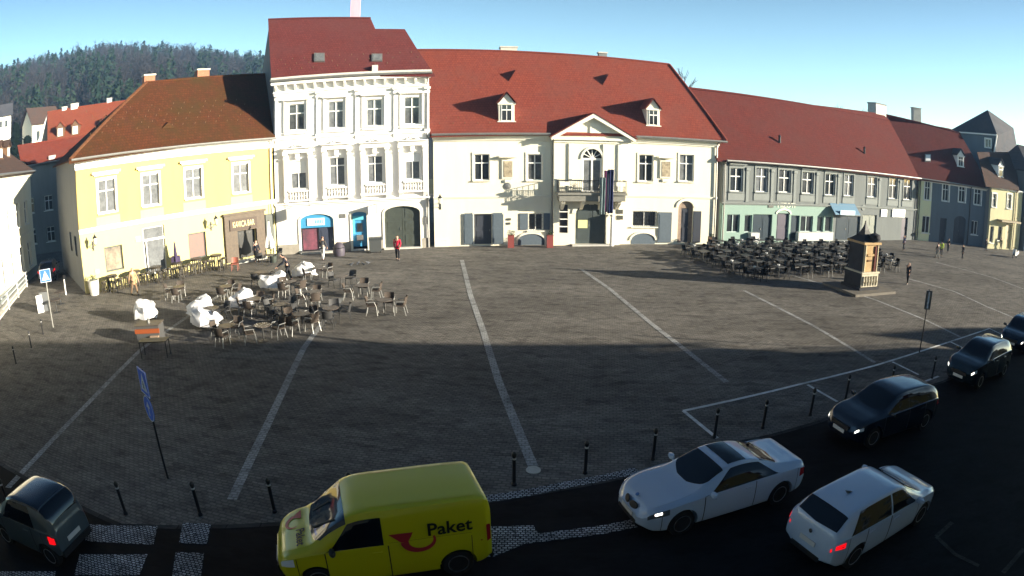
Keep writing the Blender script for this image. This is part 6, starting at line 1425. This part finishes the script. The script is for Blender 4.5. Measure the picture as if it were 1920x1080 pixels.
# standing boards near the crossing sign
def aboard(px, py, rz, m, label, w=.6, h=1.0):
    t = empty('standing_board', g(px, py), rz, label, 'board'); b = MB(); b.slab([(-w/2, -.25, 0), (w/2, -.25, 0), (w/2, -.02, h), (-w/2, -.02, h)], (0, .03, 0)); b.build('front_panel', m, t); b = MB(); b.slab([(-w/2, .25, 0), (w/2, .25, 0), (w/2, .02, h), (-w/2, .02, h)], (0, .03, 0)); b.build('rear_panel', sgrey, t)
aboard(77, 585, .9, whitepaint, 'narrow white standing board left of the crossing sign', .45, 1.05); aboard(86, 582, .5, sgrey, 'grey standing board behind the crossing sign pole', .7, 1.15)
aboard(1866, 466, .2, mat('board_dark', (.06, .05, .06), .6), 'dark standing board before the small yellow house', 1.1, 1.2)
for px, py, l in ((107, 586, 'nearer small dark standing table right of the crossing sign'), (114, 570, 'farther small dark standing table right of the crossing sign')): place(tA, g(px, py), 0, l, 'standing tables near the crossing sign', 1.1)
# ---- right-hand terrace, rows parallel to the grey house
blk = mat('black_wicker', (.008, .0085, .01), .8, var=.2, vscale=20)
cR = chair_proto('terrace_chair', blk, darkleg, 'x'); tR = table_proto('terrace_table', mat('grey_black_tabletop', (.02, .022, .026), .5), darkleg, 'x', r=.4, square=True)
poly = [(1292, 480), (1345, 464), (1560, 464), (1600, 472), (1698, 497), (1690, 512), (1565, 522), (1385, 523), (1325, 502)]
def inpoly(x, y):
    c = False; j = len(poly)-1
    for i in range(len(poly)):
        xi, yi = poly[i]; xj, yj = poly[j]
        if (yi > y) != (yj > y) and x < (xj-xi)*(y-yi)/(yj-yi)+xi: c = not c
        j = i
    return c
def proj(w):
    X, Yy, Z = w.x, w.y, w.z-H; c_, S_ = math.cos(PT), math.sin(PT); f_ = c_*Yy-S_*Z; up_ = S_*Yy+c_*Z; n_ = math.sqrt(X*X+up_*up_+f_*f_); th = math.acos(f_/n_); q_ = th
    for _ in range(12): q_ -= (q_*(1+K*q_*q_)-th)/(1+3*K*q_*q_)
    m_ = math.hypot(X, up_); return 960+X/m_*q_*F, 540-up_/m_*q_*F
cupm = mat('white_porcelain', (.8, .8, .8), .3); mon = g(1611, 549)+Vector((.62, .94, 0)); cup = None
v = -2.6; row = 0
while v > -22:
    pts_ = []; u = -12.
    while u < 24: 
        w_ = G.world(u+(row % 2)*.4, v, 0)
        if inpoly(*proj(w_)) and (w_-mon).length > 2.9: pts_.append(w_)
        u += 2.05
    if pts_:
        for ti, w_ in enumerate(pts_):
            rz = G.rz+rg.uniform(-.1, .1); place(tR, w_, rz, 'dark square table, %s from the town hall end, %s terrace row before the grey house' % (nth(ti), nth(row)), 'dark terrace tables before the grey house')
            for k, dn in enumerate(('monument side', 'house side', 'town hall side', 'street side')):
                if rg.random() < .08: continue
                a = rz+k*math.pi/2; place(cR, w_+Vector((math.cos(a), math.sin(a), 0))*rg.uniform(.62, .75), a+math.pi/2+rg.uniform(-.15, .15), 'black chair, %s of %s table in %s row before the grey house' % (dn, nth(ti), nth(row)), 'black terrace chairs before the grey house')
            if rg.random() < .5:
                lab = 'small white ashtray on a dark terrace table before the grey house'; q_ = w_+Vector((rg.uniform(-.15, .15), rg.uniform(-.15, .15), .742))
                if cup is None: cup = MB().lathe([(.05, 0), (.09, .05), (.095, .1), (.08, .1), (.04, .03), (0, .03)], 12).build('ashtray', cupm); tag(cup, lab, 'ashtray', 'ashtrays on the terrace tables before the grey house'); cup.location = q_
                else: o = cup.copy(); C.objects.link(o); o.location = q_
        row += 1
    v -= 1.95
# ---- flags on the town hall
def flag(px, ptop, pbot, m, label, m2=None, proj_=1.5, w=.45):
    u, zt_ = T.uz(px, ptop, VC-proj_); _, zb_ = T.uz(px, pbot, VC-proj_); wpt = T.world(u, VC, zt_-.9)
    t = empty('flag', wpt, T.rz, label, 'flag', 'flags hanging above the town hall portal'); dz = .9
    MB().tube((0, -.02, 0), (0, -proj_-.1, dz+.06), .025, n=6).build('flagpole', whitepaint, t)
    for mi, mm_ in enumerate([m]+([m2] if m2 else [])):
        b = MB(); n = 18; Z = 10; Ln = zt_-zb_; x0 = -w/2+(w/2*mi if m2 else 0); x1 = x0+(w/2 if m2 else w)
        for j in range(Z+1):
            for i in range(n+1):
                x = x0+(x1-x0)*i/n; b.v.append((x*(1-.1*math.sin(j/Z*3)), -proj_+.09*math.sin(x*26+j*.15)+.05, dz-Ln*j/Z))
        for j in range(Z):
            for i in range(n): a = j*(n+1)+i; b.f.append((a, a+1, a+n+2, a+n+1))
        o = b.build('cloth', mm_, t, smooth=True); sd_ = o.modifiers.new('s', 'SOLIDIFY'); sd_.thickness = .01
    return t
flag(1131, 333, 402, mat('flag_pale_blue', (.2, .26, .27), .8), 'pale grey-blue flag, left one above the town hall portal')
flag(1138.5, 320, 398, mat('flag_red_violet', (.2, .05, .13), .8), 'red-violet and white flag, middle one above the town hall portal', mat('flag_white', (.5, .5, .52), .8), w=.4)
flag(1146, 318, 400, mat('flag_navy', (.02, .025, .08), .8), 'navy blue flag, right one above the town hall portal', proj_=1.6)
u, _ = T.uz(1145.5, 430, VC); t = empty('white_column', T.world(u, VC-.3, 0), T.rz, 'white half column under the navy flag, right of the portal', 'column'); z_ = T.uz(1145, 402, VC-.3)[1]
b = MB(); b.lathe([(.2, 0), (.2, .15), (.15, .2), (.13, z_-.2), (.2, z_-.08), (.2, z_)], 14); b.build('shaft', whitetrim, t)
# ---- pigeons
for i, (px, py) in enumerate(((659, 499), (672, 497), (681, 498), (689, 496))):
    t = empty('pigeon', g(px, py), i*1.3, 'grey pigeon on the paving, %s nearest to the bank door' % nth(i), 'pigeon', 'pigeons before the bank')
    skin([[('a', (-.2, 0, .1), (.03, .012)), ('b', (-.08, 0, .13), .055), ('c', (.04, 0, .15), .06), ('d', (.1, 0, .2), .032), ('e', (.12, 0, .24), .028), ('f', (.165, 0, .235), .008)], [('b', (-.08, 0, .13), .055), (None, (0, .03, .04), .01), (None, (0.03, .03, .008), .008)], [('b', (-.08, 0, .13), .055), (None, (0, -.03, .04), .01), (None, (0.03, -.03, .008), .008)]], 'body', mat('pigeon_grey', (.09, .1, .12), .6), t)
    for sg in (-1, 1): MB().slab([(.07, sg*.058, .17), (-.08, sg*.062, .19), (-.22, sg*.03, .13), (-.06, sg*.06, .11)], (0, sg*.008, 0)).build('wing', mat('pigeon_wing', (.05, .055, .07), .6), t)
# ================================================================ people
jr = mat('red_jacket', (.45, .02, .05), .75); jd = mat('dark_jacket', (.02, .022, .03), .8); jg = mat('grey_jacket', (.06, .06, .065), .8); tl = mat('pale_trousers', (.6, .6, .62), .8); td = mat('dark_trousers', (.02, .02, .024), .8); tan_ = mat('tan_coat', (.42, .28, .16), .8); hv = mat('hi_vis_yellow', (.55, .75, .02), .7); hb = mat('brown_hair', (.05, .03, .02), .8); hbl = mat('black_hair', (.012, .01, .01), .8)
person(g(746, 488), R(-95), 'person in red jacket and dark trousers standing before the big gate', jr, td, hb, .08, (.12, -.02), scale=1.0)
person(g(606, 488), R(80), 'person in dark grey jacket and pale trousers at the bank door', jg, tl, hb, .16, (.25, .15), scale=1.0)
person(g(541, 526), R(200), 'person in dark clothes bending forward over the white cloth', jd, td, hbl, .18, (.4, .35), bend=.35, scale=1.02)
person(g(253, 553), R(-25), 'person in tan coat walking past the high tables', tan_, mat('brown_trousers', (.2, .13, .08), .8), hb, .3, (.2, -.15), scale=1.0, long=True)
person(g(1701, 533), R(200), 'person in long black coat walking right of the monument', jd, td, hbl, .2, (.1, -.1), scale=.9, long=True)
person(g(1804, 487), R(190), 'person in dark coat with pale scarf walking in the right distance', jg, td, hb, .3, (.15, -.15), scale=.86)
person(g(1757, 484), R(100), 'person in grey clothes left of the hi-vis worker', jg, mat('grey_trousers', (.2, .2, .19), .8), hb, .2, scale=.86)
person(g(1764, 480), R(60), 'worker in yellow hi-vis jacket on the right side of the square', hv, td, hbl, .15, scale=.86)
person(g(1848, 470), R(-60), 'person in black standing left of the small yellow house', jd, td, hbl, .12, scale=.86)
person(g(1876, 468), R(-90), 'person in olive coat before the small yellow house door', mat('olive_coat', (.08, .08, .04), .8), td, hb, .1, scale=.86, long=True)
person(g(1694, 470), R(180), 'person in blue-grey coat before the grey house right end', mat('blue_grey_coat', (.1, .1, .2), .8), td, hb, .2, scale=.88)
person(g(1777, 473), R(30), 'person in dark clothes right of the hi-vis worker', jd, td, hb, .2, scale=.84)
person(g(482, 492), R(-40), 'person in black coat at the café door', jd, td, hb, .1, scale=.95)
for o_, pr in ((cA, 0), (cB, 0)): pass
# ================================================================ light
SUNAZ, SUNEL = R(16), R(12)      # azimuth below +X axis
sd = Vector((math.cos(SUNAZ)*math.cos(SUNEL), -math.sin(SUNAZ)*math.cos(SUNEL), math.sin(SUNEL)))
sl_ = bpy.data.lights.new('sun', 'SUN'); so = bpy.data.objects.new('sun', sl_); C.objects.link(so)
sl_.energy = 5.0; sl_.angle = R(.4); sl_.color = (1, .9, .72); so.rotation_euler = sd.to_track_quat('Z', 'Y').to_euler()
w = bpy.data.worlds.new('World'); sc.world = w; w.use_nodes = True; nt = w.node_tree
bg = nt.nodes['Background']; sk = nt.nodes.new('ShaderNodeTexSky'); sk.sky_type = 'NISHITA'; sk.sun_disc = False
sk.sun_elevation = SUNEL; sk.sun_rotation = math.pi/2+SUNAZ; sk.air_density = 1.0; sk.dust_density = .6; sk.ozone_density = 1.5
# added ramp: zenith dimmed and blued to deepen the shade, horizon raised
tc = nt.nodes.new('ShaderNodeTexCoord'); sx = nt.nodes.new('ShaderNodeSeparateXYZ'); nt.links.new(tc.outputs['Generated'], sx.inputs[0])
mr = nt.nodes.new('ShaderNodeMapRange'); mr.inputs[1].default_value = 0; mr.inputs[2].default_value = .5; mr.inputs[3].default_value = 1.95; mr.inputs[4].default_value = .15; nt.links.new(sx.outputs[2], mr.inputs[0])
vm = nt.nodes.new('ShaderNodeVectorMath'); vm.operation = 'SCALE'; nt.links.new(mr.outputs[0], vm.inputs['Scale'])
vt = nt.nodes.new('ShaderNodeVectorMath'); vt.operation = 'MULTIPLY'; vt.inputs[1].default_value = (.82, 1.06, 1.12); tr_ = nt.nodes.new('ShaderNodeValToRGB'); tr_.color_ramp.elements[0].color = (.86, 1.05, 1.1, 1); tr_.color_ramp.elements[1].color = (.45, .95, 1.5, 1); tr_.color_ramp.elements[0].position = .28; tr_.color_ramp.elements[1].position = .6
nt.links.new(sx.outputs[2], tr_.inputs[0]); nt.links.new(tr_.outputs[0], vt.inputs[1]); nt.links.new(sk.outputs[0], vt.inputs[0]); nt.links.new(vt.outputs[0], vm.inputs[0]); nt.links.new(vm.outputs[0], bg.inputs[0]); bg.inputs[1].default_value = .06
sc.view_settings.view_transform = 'Standard'; sc.view_settings.look = 'None'; sc.view_settings.exposure = 1.75; sc.view_settings.gamma = 1
sc.cycles.max_bounces = 5; sc.cycles.diffuse_bounces = 3; sc.cycles.glossy_bounces = 3
